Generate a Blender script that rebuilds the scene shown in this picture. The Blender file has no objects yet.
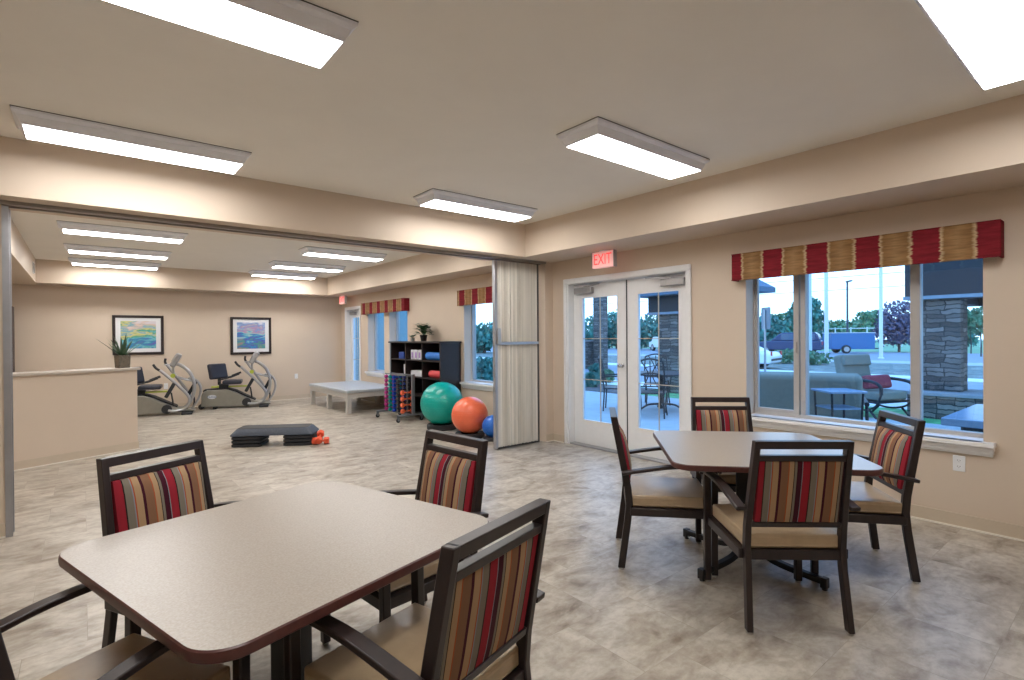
import bpy, bmesh, math, random
from mathutils import Vector, Matrix
random.seed(7)
R = math.radians
scene = bpy.context.scene
COL = scene.collection

# ---------------------------------------------------------------- camera, world, exposure
cam_d = bpy.data.cameras.new('camera'); cam = bpy.data.objects.new('camera', cam_d); COL.objects.link(cam)
YAW, PITCH, ROLL = 0.682401, -0.005966, -0.0076094
f = Vector((math.sin(YAW)*math.cos(PITCH), math.cos(YAW)*math.cos(PITCH), math.sin(PITCH)))
rt = Vector((math.cos(YAW), -math.sin(YAW), 0)); up = rt.cross(f)
r2 = rt*math.cos(ROLL)+up*math.sin(ROLL); u2 = -rt*math.sin(ROLL)+up*math.cos(ROLL)
M = Matrix((r2, u2, -f)).transposed().to_4x4(); M.translation = Vector((0, 0, 1.43))
cam.matrix_world = M
cam_d.sensor_width = 36.0; cam_d.lens = 526.756/1024*36.0; cam_d.clip_start = 0.02; cam_d.clip_end = 400
scene.camera = cam
w = bpy.data.worlds.new('sky'); scene.world = w; w.use_nodes = True
nt = w.node_tree; nt.nodes.clear()
tc = nt.nodes.new('ShaderNodeTexCoord'); sp = nt.nodes.new('ShaderNodeSeparateXYZ'); rp = nt.nodes.new('ShaderNodeValToRGB')
bg = nt.nodes.new('ShaderNodeBackground'); out = nt.nodes.new('ShaderNodeOutputWorld')
nt.links.new(tc.outputs['Generated'], sp.inputs[0]); nt.links.new(sp.outputs['Z'], rp.inputs[0])
nt.links.new(rp.outputs[0], bg.inputs[0]); nt.links.new(bg.outputs[0], out.inputs[0])
rp.color_ramp.elements[0].position = 0.0; rp.color_ramp.elements[0].color = (0.74, 0.88, 1.0, 1)
rp.color_ramp.elements[1].position = 0.5; rp.color_ramp.elements[1].color = (0.29, 0.55, 1.0, 1)
bg.inputs[1].default_value = 3.2
LAMP = 23.0
scene.view_settings.view_transform = 'Standard'; scene.view_settings.look = 'None'
scene.view_settings.gamma = 1; scene.view_settings.use_curve_mapping = False
scene.view_settings.exposure = 0.0
scene.cycles.use_denoising = True
scene.cycles.max_bounces = 9; scene.cycles.diffuse_bounces = 7; scene.cycles.transparent_max_bounces = 12
scene.cycles.sample_clamp_indirect = 6.0
scene.cycles.caustics_reflective = False; scene.cycles.caustics_refractive = False

# ---------------------------------------------------------------- materials
def newmat(name):
    m = bpy.data.materials.new(name); m.use_nodes = True
    return m, m.node_tree, m.node_tree.nodes['Principled BSDF']
def ramp(nt, stops, interp='LINEAR'):
    r = nt.nodes.new('ShaderNodeValToRGB'); cr = r.color_ramp; cr.interpolation = interp
    while len(cr.elements) < len(stops): cr.elements.new(0.5)
    for e, (p, c) in zip(cr.elements, stops): e.position = p; e.color = (*c, 1)
    return r
def noise(nt, scale, vec=None, detail=4, stretch=None, coord='Object', rough=0.55):
    t = nt.nodes.new('ShaderNodeTexCoord'); n = nt.nodes.new('ShaderNodeTexNoise')
    n.inputs['Scale'].default_value = scale; n.inputs['Detail'].default_value = detail; n.inputs['Roughness'].default_value = rough
    src = t.outputs[coord]
    if stretch:
        mp = nt.nodes.new('ShaderNodeMapping'); mp.inputs['Scale'].default_value = stretch
        nt.links.new(src, mp.inputs[0]); src = mp.outputs[0]
    nt.links.new(src, n.inputs['Vector'])
    return n
def mat(name, col, rough=0.5, metal=0.0, var=0.06, scale=12, bump=0.0, stretch=None, spec=0.5, coat=0.0):
    m, nt, b = newmat(name)
    n = noise(nt, scale, stretch=stretch)
    lo = tuple(c*(1-var) for c in col); hi = tuple(min(1, c*(1+var)) for c in col)
    r = ramp(nt, [(0.3, lo), (0.7, hi)])
    nt.links.new(n.outputs['Fac'], r.inputs[0]); nt.links.new(r.outputs[0], b.inputs['Base Color'])
    b.inputs['Roughness'].default_value = rough; b.inputs['Metallic'].default_value = metal
    b.inputs['Specular IOR Level'].default_value = spec; b.inputs['Coat Weight'].default_value = coat
    if bump:
        bp = nt.nodes.new('ShaderNodeBump'); bp.inputs['Strength'].default_value = bump; bp.inputs['Distance'].default_value = 0.004
        nt.links.new(n.outputs['Fac'], bp.inputs['Height']); nt.links.new(bp.outputs[0], b.inputs['Normal'])
    return m
def emis(name, col, s):
    m, nt, b = newmat(name)
    b.inputs['Base Color'].default_value = (*col, 1); b.inputs['Emission Color'].default_value = (*col, 1); b.inputs['Emission Strength'].default_value = s
    return m
def glass(name, tint, refl=0.06):
    m, nt, b = newmat(name); nt.nodes.remove(b)
    o = nt.nodes['Material Output']; t = nt.nodes.new('ShaderNodeBsdfTransparent'); g = nt.nodes.new('ShaderNodeBsdfGlossy')
    mx = nt.nodes.new('ShaderNodeMixShader'); ge = nt.nodes.new('ShaderNodeNewGeometry'); dt = nt.nodes.new('ShaderNodeVectorMath'); dt.operation = 'DOT_PRODUCT'
    nt.links.new(ge.outputs['Incoming'], dt.inputs[0]); nt.links.new(ge.outputs['Normal'], dt.inputs[1])
    def mth(op, i0, v1=None, v0=None):
        q = nt.nodes.new('ShaderNodeMath'); q.operation = op
        if i0 is not None: nt.links.new(i0, q.inputs[0])
        if v0 is not None: q.inputs[0].default_value = v0
        if v1 is not None:
            if isinstance(v1, (int, float)): q.inputs[1].default_value = v1
            else: nt.links.new(v1, q.inputs[1])
        return q.outputs[0]
    fz = mth('MULTIPLY_ADD', mth('POWER', mth('SUBTRACT', None, mth('ABSOLUTE', dt.outputs['Value']), 1.0), 5.0), 0.6)
    fz.node.inputs[2].default_value = 0.035
    t.inputs[0].default_value = (*tint, 1); g.inputs['Roughness'].default_value = 0.01; g.inputs[0].default_value = (0.9, 0.95, 1, 1)
    nt.links.new(fz, mx.inputs[0]); nt.links.new(t.outputs[0], mx.inputs[1]); nt.links.new(g.outputs[0], mx.inputs[2]); nt.links.new(mx.outputs[0], o.inputs[0])
    return m

wall_m = mat('beige_wall_paint', (0.625, 0.52, 0.415), 0.55, var=0.015, scale=3, spec=0.3)
soff_m = wall_m
ceil_m = mat('ceiling_paint', (0.84, 0.81, 0.75), 0.8, var=0.015, scale=3, spec=0.2)
base_m = mat('vinyl_baseboard', (0.56, 0.47, 0.36), 0.45, var=0.02)
white_m = mat('white_paint', (0.79, 0.80, 0.81), 0.35, var=0.02)
vinylf_m = mat('taupe_window_vinyl', (0.44, 0.42, 0.40), 0.4, var=0.03)
sill_m = mat('sill_white', (0.84, 0.84, 0.84), 0.35, var=0.02)
fix_m = mat('fixture_housing', (0.84, 0.87, 0.95), 0.4, var=0.02)
dif_m = emis('lit_diffuser', (1.0, 0.985, 0.97), LAMP)
alu_m = mat('brushed_aluminium', (0.42, 0.43, 0.46), 0.35, 0.8, var=0.05)
chrome_m = mat('chrome', (0.65, 0.65, 0.67), 0.2, 1.0, var=0.02)
silver_m = mat('silver_paint', (0.40, 0.40, 0.41), 0.3, 0.6, var=0.04)
frame_m = mat('espresso_frame', (0.019, 0.011, 0.011), 0.36, var=0.25, scale=30, stretch=(1, 1, 0.2), spec=0.5)
black_m = mat('black_powder_coat', (0.012, 0.012, 0.013), 0.4, var=0.1)
rubber_m = mat('black_rubber', (0.016, 0.017, 0.02), 0.6, var=0.1)
vinyl_m = mat('tan_vinyl', (0.43, 0.32, 0.20), 0.33, var=0.05, scale=25, spec=0.5)
edge_m = mat('mahogany_edge', (0.085, 0.028, 0.024), 0.35, var=0.15, scale=40)
pleat_m = mat('pleated_fabric', (0.62, 0.58, 0.51), 0.6, var=0.28, scale=1.0, stretch=(75, 0.01, 0.05))  # upright colour streaks paint in the shading between the pleats
shelf_m = mat('espresso_wood', (0.022, 0.014, 0.013), 0.4, var=0.3, scale=20, stretch=(1, 1, 6))
ltgrey_m = mat('light_grey_frame', (0.50, 0.48, 0.45), 0.45, var=0.03)
mat_top_m = mat('grey_vinyl_pad', (0.42, 0.45, 0.48), 0.4, var=0.04)
grass_m = mat('grass', (0.10, 0.36, 0.14), 0.9, var=0.4, scale=6)
lawn_m = mat('dry_lawn', (0.20, 0.36, 0.20), 0.9, var=0.3, scale=2)
asphalt_m = mat('asphalt', (0.27, 0.29, 0.34), 0.85, var=0.1, scale=4)
conc_m = mat('concrete', (0.42, 0.43, 0.45), 0.8, var=0.08, scale=3)
kerb_m = mat('kerb', (0.72, 0.73, 0.74), 0.8, var=0.05)
mulch_m = mat('mulch', (0.12, 0.10, 0.10), 0.95, var=0.5, scale=9)
leafA = mat('leaf_teal', (0.06, 0.23, 0.19), 0.6, var=0.5, scale=1.5)
leafB = mat('leaf_green', (0.10, 0.24, 0.13), 0.6, var=0.5, scale=1.5)
leafC = mat('leaf_purple', (0.14, 0.12, 0.19), 0.6, var=0.4, scale=1.5)
leafD = mat('leaf_house', (0.03, 0.09, 0.035), 0.4, var=0.4, scale=30)
agave_m = mat('leaf_agave', (0.035, 0.085, 0.04), 0.45, var=0.35, scale=30)
bark_m = mat('bark', (0.09, 0.07, 0.06), 0.9, var=0.3)
siding_m = mat('siding', (0.08, 0.15, 0.23), 0.7, var=0.05)
darkfas_m = mat('dark_fascia', (0.018, 0.02, 0.026), 0.6, var=0.1)
porch_m = mat('porch_ceiling', (0.05, 0.065, 0.09), 0.6, var=0.1)
iron_m = mat('patio_iron', (0.015, 0.015, 0.02), 0.5, var=0.1)
cush_m = mat('patio_cushion', (0.20, 0.21, 0.18), 0.8, var=0.06, scale=20)
redc_m = mat('red_cushion', (0.28, 0.05, 0.07), 0.8, var=0.1)
G_WIN = glass('window_glass', (0.80, 0.925, 1.0))

def stone_mat(name='stacked_stone'):
    m, nt, b = newmat(name)
    t = nt.nodes.new('ShaderNodeTexCoord'); mp = nt.nodes.new('ShaderNodeMapping'); mp.inputs['Rotation'].default_value = (R(90), 0, 0)
    sep = nt.nodes.new('ShaderNodeSeparateXYZ'); ad = nt.nodes.new('ShaderNodeMath'); cb = nt.nodes.new('ShaderNodeCombineXYZ')
    nt.links.new(t.outputs['Object'], sep.inputs[0]); nt.links.new(sep.outputs['X'], ad.inputs[0]); nt.links.new(sep.outputs['Y'], ad.inputs[1])
    nt.links.new(ad.outputs[0], cb.inputs['X']); nt.links.new(sep.outputs['Z'], cb.inputs['Y'])
    br = nt.nodes.new('ShaderNodeTexBrick'); br.inputs['Scale'].default_value = 2.2; br.inputs['Brick Width'].default_value = 0.55; br.inputs['Row Height'].default_value = 0.17; br.squash = 1.6; br.squash_frequency = 3; br.offset_frequency = 3
    br.inputs['Mortar Size'].default_value = 0.02
    br.inputs['Color1'].default_value = (0.08, 0.07, 0.065, 1); br.inputs['Color2'].default_value = (0.30, 0.27, 0.25, 1); br.inputs['Mortar'].default_value = (0.05, 0.05, 0.05, 1)
    nz_ = noise(nt, 5.0, detail=2); wv = nt.nodes.new('ShaderNodeVectorMath'); wv.operation = 'MULTIPLY_ADD'; wv.inputs[1].default_value = (.10, .10, 0)
    nt.links.new(nz_.outputs['Color'], wv.inputs[0]); nt.links.new(cb.outputs[0], wv.inputs[2]); nt.links.new(wv.outputs[0], br.inputs['Vector'])
    n = noise(nt, 3.0); mx = nt.nodes.new('ShaderNodeMixRGB'); mx.blend_type = 'MULTIPLY'; mx.inputs[0].default_value = 0.7
    r = ramp(nt, [(0.3, (0.5, 0.5, 0.5)), (0.7, (1, 1, 1))]); nt.links.new(n.outputs['Fac'], r.inputs[0])
    nt.links.new(br.outputs['Color'], mx.inputs[1]); nt.links.new(r.outputs[0], mx.inputs[2]); nt.links.new(mx.outputs[0], b.inputs['Base Color'])
    bp = nt.nodes.new('ShaderNodeBump'); bp.inputs['Strength'].default_value = 0.6; bp.inputs['Distance'].default_value = 0.03
    nt.links.new(br.outputs['Fac'], bp.inputs['Height']); bp.invert = True; nt.links.new(bp.outputs[0], b.inputs['Normal'])
    b.inputs['Roughness'].default_value = 0.85
    return m
stone_m = stone_mat()

def floor_mat():
    m, nt, b = newmat('stone_look_vinyl_tile')
    t = nt.nodes.new('ShaderNodeTexCoord'); mp = nt.nodes.new('ShaderNodeMapping'); mp.inputs['Rotation'].default_value = (0, 0, 0)
    nt.links.new(t.outputs['Object'], mp.inputs[0])
    br = nt.nodes.new('ShaderNodeTexBrick'); br.inputs['Scale'].default_value = 1.0; br.offset = 0.5
    br.inputs['Brick Width'].default_value = 0.46; br.inputs['Row Height'].default_value = 0.46
    br.inputs['Mortar Size'].default_value = 0.0015; br.inputs['Mortar Smooth'].default_value = 0.3
    br.inputs['Color1'].default_value = (0.0, 0.0, 0.0, 1); br.inputs['Color2'].default_value = (1, 1, 1, 1); br.inputs['Mortar'].default_value = (0.35, 0.35, 0.35, 1)
    nt.links.new(mp.outputs[0], br.inputs['Vector'])
    # per-tile offset of the veining
    mpa = nt.nodes.new('ShaderNodeVectorMath'); mpa.operation = 'MULTIPLY_ADD'
    mpa.inputs[1].default_value = (7.0, 3.0, 5.0)
    nt.links.new(br.outputs['Color'], mpa.inputs[0]); nt.links.new(t.outputs['Object'], mpa.inputs[2])
    def nz(scale, detail, st, dist=0.0):
        mm = nt.nodes.new('ShaderNodeMapping'); mm.inputs['Scale'].default_value = st; nt.links.new(mpa.outputs[0], mm.inputs[0])
        n = nt.nodes.new('ShaderNodeTexNoise'); n.inputs['Scale'].default_value = scale; n.inputs['Detail'].default_value = detail; n.inputs['Roughness'].default_value = 0.62
        n.inputs['Distortion'].default_value = dist; nt.links.new(mm.outputs[0], n.inputs['Vector']); return n
    n1 = nz(3.6, 9, (1.0, 1.7, 1), 0.5); n2 = nz(19, 6, (1, 1.4, 1), 0.3)
    r1 = ramp(nt, [(0.30, (0.22, 0.175, 0.130)), (0.43, (0.37, 0.32, 0.26)), (0.58, (0.50, 0.455, 0.385)), (0.75, (0.57, 0.53, 0.46))])
    nt.links.new(n1.outputs['Fac'], r1.inputs[0])
    r2_ = ramp(nt, [(0.3, (0.70, 0.68, 0.66)), (0.6, (1.0, 1.0, 1.0))]); nt.links.new(n2.outputs['Fac'], r2_.inputs[0])
    mx = nt.nodes.new('ShaderNodeMixRGB'); mx.blend_type = 'MULTIPLY'; mx.inputs[0].default_value = 0.8
    nt.links.new(r1.outputs[0], mx.inputs[1]); nt.links.new(r2_.outputs[0], mx.inputs[2])
    r3 = ramp(nt, [(0.0, (0.93, 0.93, 0.93)), (1.0, (1.06, 1.06, 1.06))]); nt.links.new(br.outputs['Color'], r3.inputs[0])
    mx2 = nt.nodes.new('ShaderNodeMixRGB'); mx2.blend_type = 'MULTIPLY'; mx2.inputs[0].default_value = 1
    nt.links.new(mx.outputs[0], mx2.inputs[1]); nt.links.new(r3.outputs[0], mx2.inputs[2])
    dk = nt.nodes.new('ShaderNodeMixRGB'); dk.blend_type = 'MIX'; dk.inputs[2].default_value = (0.22, 0.19, 0.15, 1)
    ml = nt.nodes.new('ShaderNodeMath'); ml.operation = 'MULTIPLY'; ml.inputs[1].default_value = 0.5
    nt.links.new(br.outputs['Fac'], ml.inputs[0]); nt.links.new(ml.outputs[0], dk.inputs[0]); nt.links.new(mx2.outputs[0], dk.inputs[1])
    nt.links.new(dk.outputs[0], b.inputs['Base Color'])
    b.inputs['Roughness'].default_value = 0.36; b.inputs['Specular IOR Level'].default_value = 0.35
    return m
floor_m = floor_mat()

def laminate_mat():
    m, nt, b = newmat('speckled_laminate')
    n = noise(nt, 160, detail=2); r = ramp(nt, [(0.3, (0.275, 0.235, 0.19)), (0.5, (0.31, 0.27, 0.225)), (0.72, (0.355, 0.31, 0.265))])
    nt.links.new(n.outputs['Fac'], r.inputs[0]); nt.links.new(r.outputs[0], b.inputs['Base Color'])
    b.inputs['Roughness'].default_value = 0.32; b.inputs['Specular IOR Level'].default_value = 0.5
    return m
lam_m = laminate_mat()

def stripe_mat(name, flip):
    m, nt, b = newmat(name)
    t = nt.nodes.new('ShaderNodeTexCoord'); s = nt.nodes.new('ShaderNodeSeparateXYZ'); nt.links.new(t.outputs['Object'], s.inputs[0])
    a = nt.nodes.new('ShaderNodeMath'); a.operation = 'MULTIPLY_ADD'; P = 0.212
    a.inputs[1].default_value = (-1 if flip else 1)/P; a.inputs[2].default_value = 10.0 - (0.05 if flip else 0.03)
    fr = nt.nodes.new('ShaderNodeMath'); fr.operation = 'FRACT'
    nt.links.new(s.outputs['X'], a.inputs[0]); nt.links.new(a.outputs[0], fr.inputs[0])
    red = (0.27, 0.018, 0.030); gry = (0.19, 0.165, 0.13); tan = (0.37, 0.24, 0.135); mar = (0.050, 0.008, 0.017); brn = (0.21, 0.11, 0.062); org = (0.36, 0.08, 0.03); blu = (0.22, 0.24, 0.27); blk = (0.02, 0.012, 0.012)
    seq = [(red, .15), (blk, .02), (gry, .115), (blu, .02), (org, .02), (tan, .12), (mar, .05), (brn, .15), (org, .02), (tan, .095), (blk, .015), (gry, .05), (mar, .10), (blu, .018)]
    tot = sum(x[1] for x in seq); p = 0; st = []
    for c, wd in seq: st.append((p/tot, c)); p += wd
    r = ramp(nt, st, 'CONSTANT'); nt.links.new(fr.outputs[0], r.inputs[0]); nt.links.new(r.outputs[0], b.inputs['Base Color'])
    b.inputs['Roughness'].default_value = 0.85; b.inputs['Specular IOR Level'].default_value = 0.15
    return m
stripe_a = stripe_mat('striped_upholstery', False); stripe_b = stripe_mat('striped_upholstery_reversed', True)

def ikat_mat():
    m, nt, b = newmat('ikat_valance_fabric')
    t = nt.nodes.new('ShaderNodeTexCoord'); s = nt.nodes.new('ShaderNodeSeparateXYZ'); nt.links.new(t.outputs['Object'], s.inputs[0])
    n = noise(nt, 18, detail=3, stretch=(0.3, 0.3, 4)); ma = nt.nodes.new('ShaderNodeMath'); ma.operation = 'MULTIPLY_ADD'; ma.inputs[1].default_value = 0.05
    nt.links.new(n.outputs['Fac'], ma.inputs[0]); nt.links.new(s.outputs['Y'], ma.inputs[2])
    a = nt.nodes.new('ShaderNodeMath'); a.operation = 'MULTIPLY_ADD'; a.inputs[1].default_value = 1/0.376; a.inputs[2].default_value = 10.065
    fr = nt.nodes.new('ShaderNodeMath'); fr.operation = 'FRACT'; nt.links.new(ma.outputs[0], a.inputs[0]); nt.links.new(a.outputs[0], fr.inputs[0])
    red = (0.20, 0.012, 0.020); cr = (0.52, 0.38, 0.22); gold = (0.25, 0.135, 0.052); g2 = (0.31, 0.18, 0.080)
    r = ramp(nt, [(0.0, cr), (0.03, red), (0.45, red), (0.485, cr), (0.54, gold), (0.75, g2), (0.95, gold), (1.0, cr)])
    nt.links.new(fr.outputs[0], r.inputs[0])
    n2 = noise(nt, 5, detail=3, stretch=(1, 1.5, 14)); r2_ = ramp(nt, [(0.35, (0.72, 0.72, 0.72)), (0.65, (1.08, 1.08, 1.08))]); nt.links.new(n2.outputs['Fac'], r2_.inputs[0])
    mx = nt.nodes.new('ShaderNodeMixRGB'); mx.blend_type = 'MULTIPLY'; mx.inputs[0].default_value = 1
    nt.links.new(r.outputs[0], mx.inputs[1]); nt.links.new(r2_.outputs[0], mx.inputs[2]); nt.links.new(mx.outputs[0], b.inputs['Base Color'])
    b.inputs['Roughness'].default_value = 0.8; b.inputs['Specular IOR Level'].default_value = 0.2
    return m
ikat_m = ikat_mat()

def art_mat(name, seed, warm):
    m, nt, b = newmat(name)
    n = noise(nt, 3.0, detail=6, stretch=(1.0, 1, 3.2)); n.inputs['Distortion'].default_value = 1.2
    n.noise_dimensions = '4D'; n.inputs['W'].default_value = seed
    t = nt.nodes.new('ShaderNodeTexCoord'); s = nt.nodes.new('ShaderNodeSeparateXYZ'); nt.links.new(t.outputs['Object'], s.inputs[0])
    ma = nt.nodes.new('ShaderNodeMath'); ma.operation = 'MULTIPLY_ADD'; ma.inputs[1].default_value = 0.75; ma.inputs[2].default_value = 0.02
    nt.links.new(s.outputs['Z'], ma.inputs[0]); ad = nt.nodes.new('ShaderNodeMath'); ad.operation = 'ADD'
    nt.links.new(ma.outputs[0], ad.inputs[0]); nt.links.new(n.outputs['Fac'], ad.inputs[1])
    if warm: st = [(0.22, (0.12, 0.10, 0.42)), (0.34, (0.03, 0.24, 0.42)), (0.42, (0.18, 0.45, 0.55)), (0.50, (0.04, 0.32, 0.22)), (0.57, (0.65, 0.55, 0.20)), (0.64, (0.10, 0.36, 0.50)), (0.72, (0.62, 0.45, 0.36)), (0.82, (0.62, 0.58, 0.62))]
    else: st = [(0.22, (0.35, 0.20, 0.22)), (0.32, (0.06, 0.30, 0.26)), (0.40, (0.10, 0.08, 0.40)), (0.48, (0.02, 0.28, 0.52)), (0.56, (0.30, 0.52, 0.50)), (0.63, (0.42, 0.22, 0.38)), (0.70, (0.16, 0.30, 0.55)), (0.82, (0.60, 0.60, 0.68))]
    r = ramp(nt, st); nt.links.new(ad.outputs[0], r.inputs[0]); nt.links.new(r.outputs[0], b.inputs['Base Color']); b.inputs['Roughness'].default_value = 0.3
    return m

def plain(name, col, rough=0.45, spec=0.5): return mat(name, col, rough, var=0.04, scale=20, spec=spec)

# ---------------------------------------------------------------- mesh helpers
def BM(): return bmesh.new()
def box(bm, x0, x1, y0, y1, z0, z1, Mx=None):
    vs = [bm.verts.new(p) for p in ((x0,y0,z0),(x1,y0,z0),(x1,y1,z0),(x0,y1,z0),(x0,y0,z1),(x1,y0,z1),(x1,y1,z1),(x0,y1,z1))]
    for q in ((3,2,1,0),(4,5,6,7),(0,1,5,4),(1,2,6,5),(2,3,7,6),(3,0,4,7)): bm.faces.new([vs[i] for i in q])
    if Mx is not None: bmesh.ops.transform(bm, matrix=Mx, verts=vs)
    return vs
def loft(bm, secs, cap=True):
    rings = [[bm.verts.new(p) for p in s] for s in secs]; n = len(rings[0])
    for a, b in zip(rings, rings[1:]):
        for i in range(n): bm.faces.new((a[i], a[(i+1) % n], b[(i+1) % n], b[i]))
    if cap: bm.faces.new(list(reversed(rings[0]))); bm.faces.new(rings[-1])
    return [v for r in rings for v in r]
def bar(bm, p0, p1, wd, ht, upv=(0, 0, 1)):
    p0, p1 = Vector(p0), Vector(p1); d = (p1-p0).normalized(); s = d.cross(Vector(upv))
    if s.length < 1e-4: s = d.cross(Vector((1, 0, 0)))
    s.normalize(); u = s.cross(d)
    return loft(bm, [[p+s*a*wd/2+u*b*ht/2 for a, b in ((-1,-1),(1,-1),(1,1),(-1,1))] for p in (p0, p1)])
def flatpath(bm, pts, wd, ht, side):
    """rectangular section swept along a path lying in a plane whose normal is side"""
    side = Vector(side).normalized(); pts = [Vector(p) for p in pts]; secs = []
    for i, p in enumerate(pts):
        d = (pts[min(i+1, len(pts)-1)]-pts[max(i-1, 0)]).normalized(); u = side.cross(d).normalized()
        secs.append([p+side*a*wd/2+u*b*ht/2 for a, b in ((-1,-1),(1,-1),(1,1),(-1,1))])
    return loft(bm, secs)
def smooth_path(pts, n=6):
    P = [Vector(p) for p in pts]; P = [P[0]*2-P[1]]+P+[P[-1]*2-P[-2]]; o = []
    for i in range(1, len(P)-2):
        for k in range(n):
            t = k/n; a, b, c, d = P[i-1], P[i], P[i+1], P[i+2]
            o.append(0.5*((2*b)+(-a+c)*t+(2*a-5*b+4*c-d)*t*t+(-a+3*b-3*c+d)*t**3))
    o.append(P[-2]); return o
def tube(bm, pts, r, n=10, curved=True, ns=6):
    pts = smooth_path(pts, ns) if curved and len(pts) > 2 else [Vector(p) for p in pts]
    secs = []; ref = None
    for i, p in enumerate(pts):
        d = (pts[min(i+1, len(pts)-1)]-pts[max(i-1, 0)]).normalized()
        if ref is None: ref = d.orthogonal().normalized()
        ref = (ref-d*ref.dot(d)).normalized(); b = d.cross(ref)
        rr = r[min(i, len(r)-1)] if isinstance(r, (list, tuple)) else r
        secs.append([p+(ref*math.cos(2*math.pi*k/n)+b*math.sin(2*math.pi*k/n))*rr for k in range(n)])
    return loft(bm, secs)
def lathe(bm, prof, n=24, c=(0, 0, 0), Mx=None):
    secs = [[(c[0]+r*math.cos(2*math.pi*k/n), c[1]+r*math.sin(2*math.pi*k/n), c[2]+z) for k in range(n)] for r, z in prof]
    vs = loft(bm, secs)
    if Mx is not None: bmesh.ops.transform(bm, matrix=Mx, verts=vs)
    return vs
def prism(bm, pts, a0, a1, axis='z'):
    def P(u, v, a): return (u, v, a) if axis == 'z' else ((u, a, v) if axis == 'y' else (a, u, v))
    return loft(bm, [[P(u, v, a0) for u, v in pts], [P(u, v, a1) for u, v in pts]])
def rrect(hx, hy, r, n=8):
    o = []
    for cx, cy, a0 in ((hx-r, hy-r, 0), (-hx+r, hy-r, 90), (-hx+r, -hy+r, 180), (hx-r, -hy+r, 270)):
        for k in range(n+1):
            a = R(a0+90*k/n); o.append((cx+r*math.cos(a), cy+r*math.sin(a)))
    return o
def obj(name, bm, m, parent=None, bevel=0, seg=2, smooth=True, angle=35):
    bmesh.ops.recalc_face_normals(bm, faces=bm.faces)
    me = bpy.data.meshes.new(name); bm.to_mesh(me); bm.free()
    for mm in (m if isinstance(m, (list, tuple)) else [m]): me.materials.append(mm)
    if smooth:
        for p in me.polygons: p.use_smooth = True
        me.set_sharp_from_angle(angle=R(angle))
    o = bpy.data.objects.new(name, me); COL.objects.link(o)
    if parent: o.parent = parent
    if bevel:
        b = o.modifiers.new('bevel', 'BEVEL'); b.width = bevel; b.segments = seg; b.limit_method = 'ANGLE'; b.angle_limit = R(40)
    return o
def thing(name, label, cat, loc=(0, 0, 0), rz=0, group=None):
    o = bpy.data.objects.new(name, None); o.empty_display_size = 0.1; COL.objects.link(o)
    o.location = loc; o.rotation_euler = (0, 0, rz); tag(o, label, cat, group); return o
def tag(o, label, cat, group=None, kind=None):
    o['label'] = label; o['category'] = cat
    if group: o['group'] = group
    if kind: o['kind'] = kind
    return o
def struct(name, bm, m, parent=None, label=None, cat=None, **k):
    o = obj(name, bm, m, parent, **k)
    if not parent:
        o['kind'] = 'structure'
        o['label'] = label or name.replace('_', ' '); o['category'] = cat or name.split('_')[0]
    return o
def sroot(name, label, cat):
    o = thing(name, label, cat); o['kind'] = 'structure'; return o
def dup(root, loc, rz, label, group=None):
    r = root.copy(); COL.objects.link(r); r.location = loc; r.rotation_euler = (0, 0, rz); r['label'] = label
    if group: r['group'] = group
    for ch in root.children:
        c = ch.copy(); COL.objects.link(c); c.parent = r
        for g in ch.children:
            d = g.copy(); COL.objects.link(d); d.parent = c
    return r
def text(name, body, size, m, parent, Mx, depth=0.002):
    c = bpy.data.curves.new(name, 'FONT'); c.body = body; c.size = size; c.extrude = depth; c.align_x = 'CENTER'; c.align_y = 'CENTER'
    t = bpy.data.objects.new('tmp', c); COL.objects.link(t); bpy.context.view_layer.update()
    me = bpy.data.meshes.new_from_object(t.evaluated_get(bpy.context.evaluated_depsgraph_get()))
    bpy.data.objects.remove(t); me.materials.clear(); me.materials.append(m); me.transform(Mx)
    o = bpy.data.objects.new(name, me); COL.objects.link(o); o.parent = parent; return o

# ---------------------------------------------------------------- room shell
XW, ZS, ZC, YB = 5.0, 2.44, 2.847, 12.9
XL, Y0, XLF = -2.2, -2.4, -1.7
bm = BM(); box(bm, XL-.1, XW+.24, Y0-.1, YB+.1, -0.08, 0); struct('floor', bm, floor_m, label='mottled beige stone-look tile floor', cat='floor', smooth=False)
bm = BM(); box(bm, XL-.1, XW+.24, Y0-.1, YB+.1, ZC, ZC+.1); struct('ceiling', bm, ceil_m, label='off-white tray ceiling', cat='ceiling', smooth=False)
def wall_yz(bm, x0, x1, y0, y1, z1, holes):
    y = y0
    for a, b, c, d in sorted(holes):
        if a > y: box(bm, x0, x1, y, a, 0, z1)
        if c > 0: box(bm, x0, x1, a, b, 0, c)
        box(bm, x0, x1, a, b, d, z1); y = b
    box(bm, x0, x1, y, y1, 0, z1)
HOLES = [(0.80, 2.54, 0.64, 2.12), (3.175, 4.99, 0, 2.14), (6.30, 7.44, 0.66, 2.12), (9.45, 10.26, 0.66, 2.12), (10.50, 11.33, 0.66, 2.12), (11.78, 12.58, 0, 2.12)]
bm = BM(); wall_yz(bm, XW, XW+.24, Y0-.1, YB+.1, ZC, HOLES); struct('wall_right', bm, wall_m, label='beige painted wall with the windows and doors', cat='wall', smooth=False)
bm = BM(); box(bm, XLF, XW, YB, YB+.1, 0, ZC); struct('wall_back', bm, wall_m, label='beige far wall with two framed pictures', cat='wall', smooth=False)
bm = BM(); box(bm, XLF-.1, XLF, 5.6, YB+.1, 0, ZC); struct('wall_left', bm, wall_m, label='beige left wall of the exercise room', cat='wall', smooth=False)
bm = BM(); box(bm, XL-.1, XL, Y0, 5.3, 0, ZC); box(bm, XL-.1, XW, Y0-.1, Y0, 0, ZC); struct('wall_front', bm, wall_m, label='beige walls behind the viewpoint', cat='wall', smooth=False)
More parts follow.
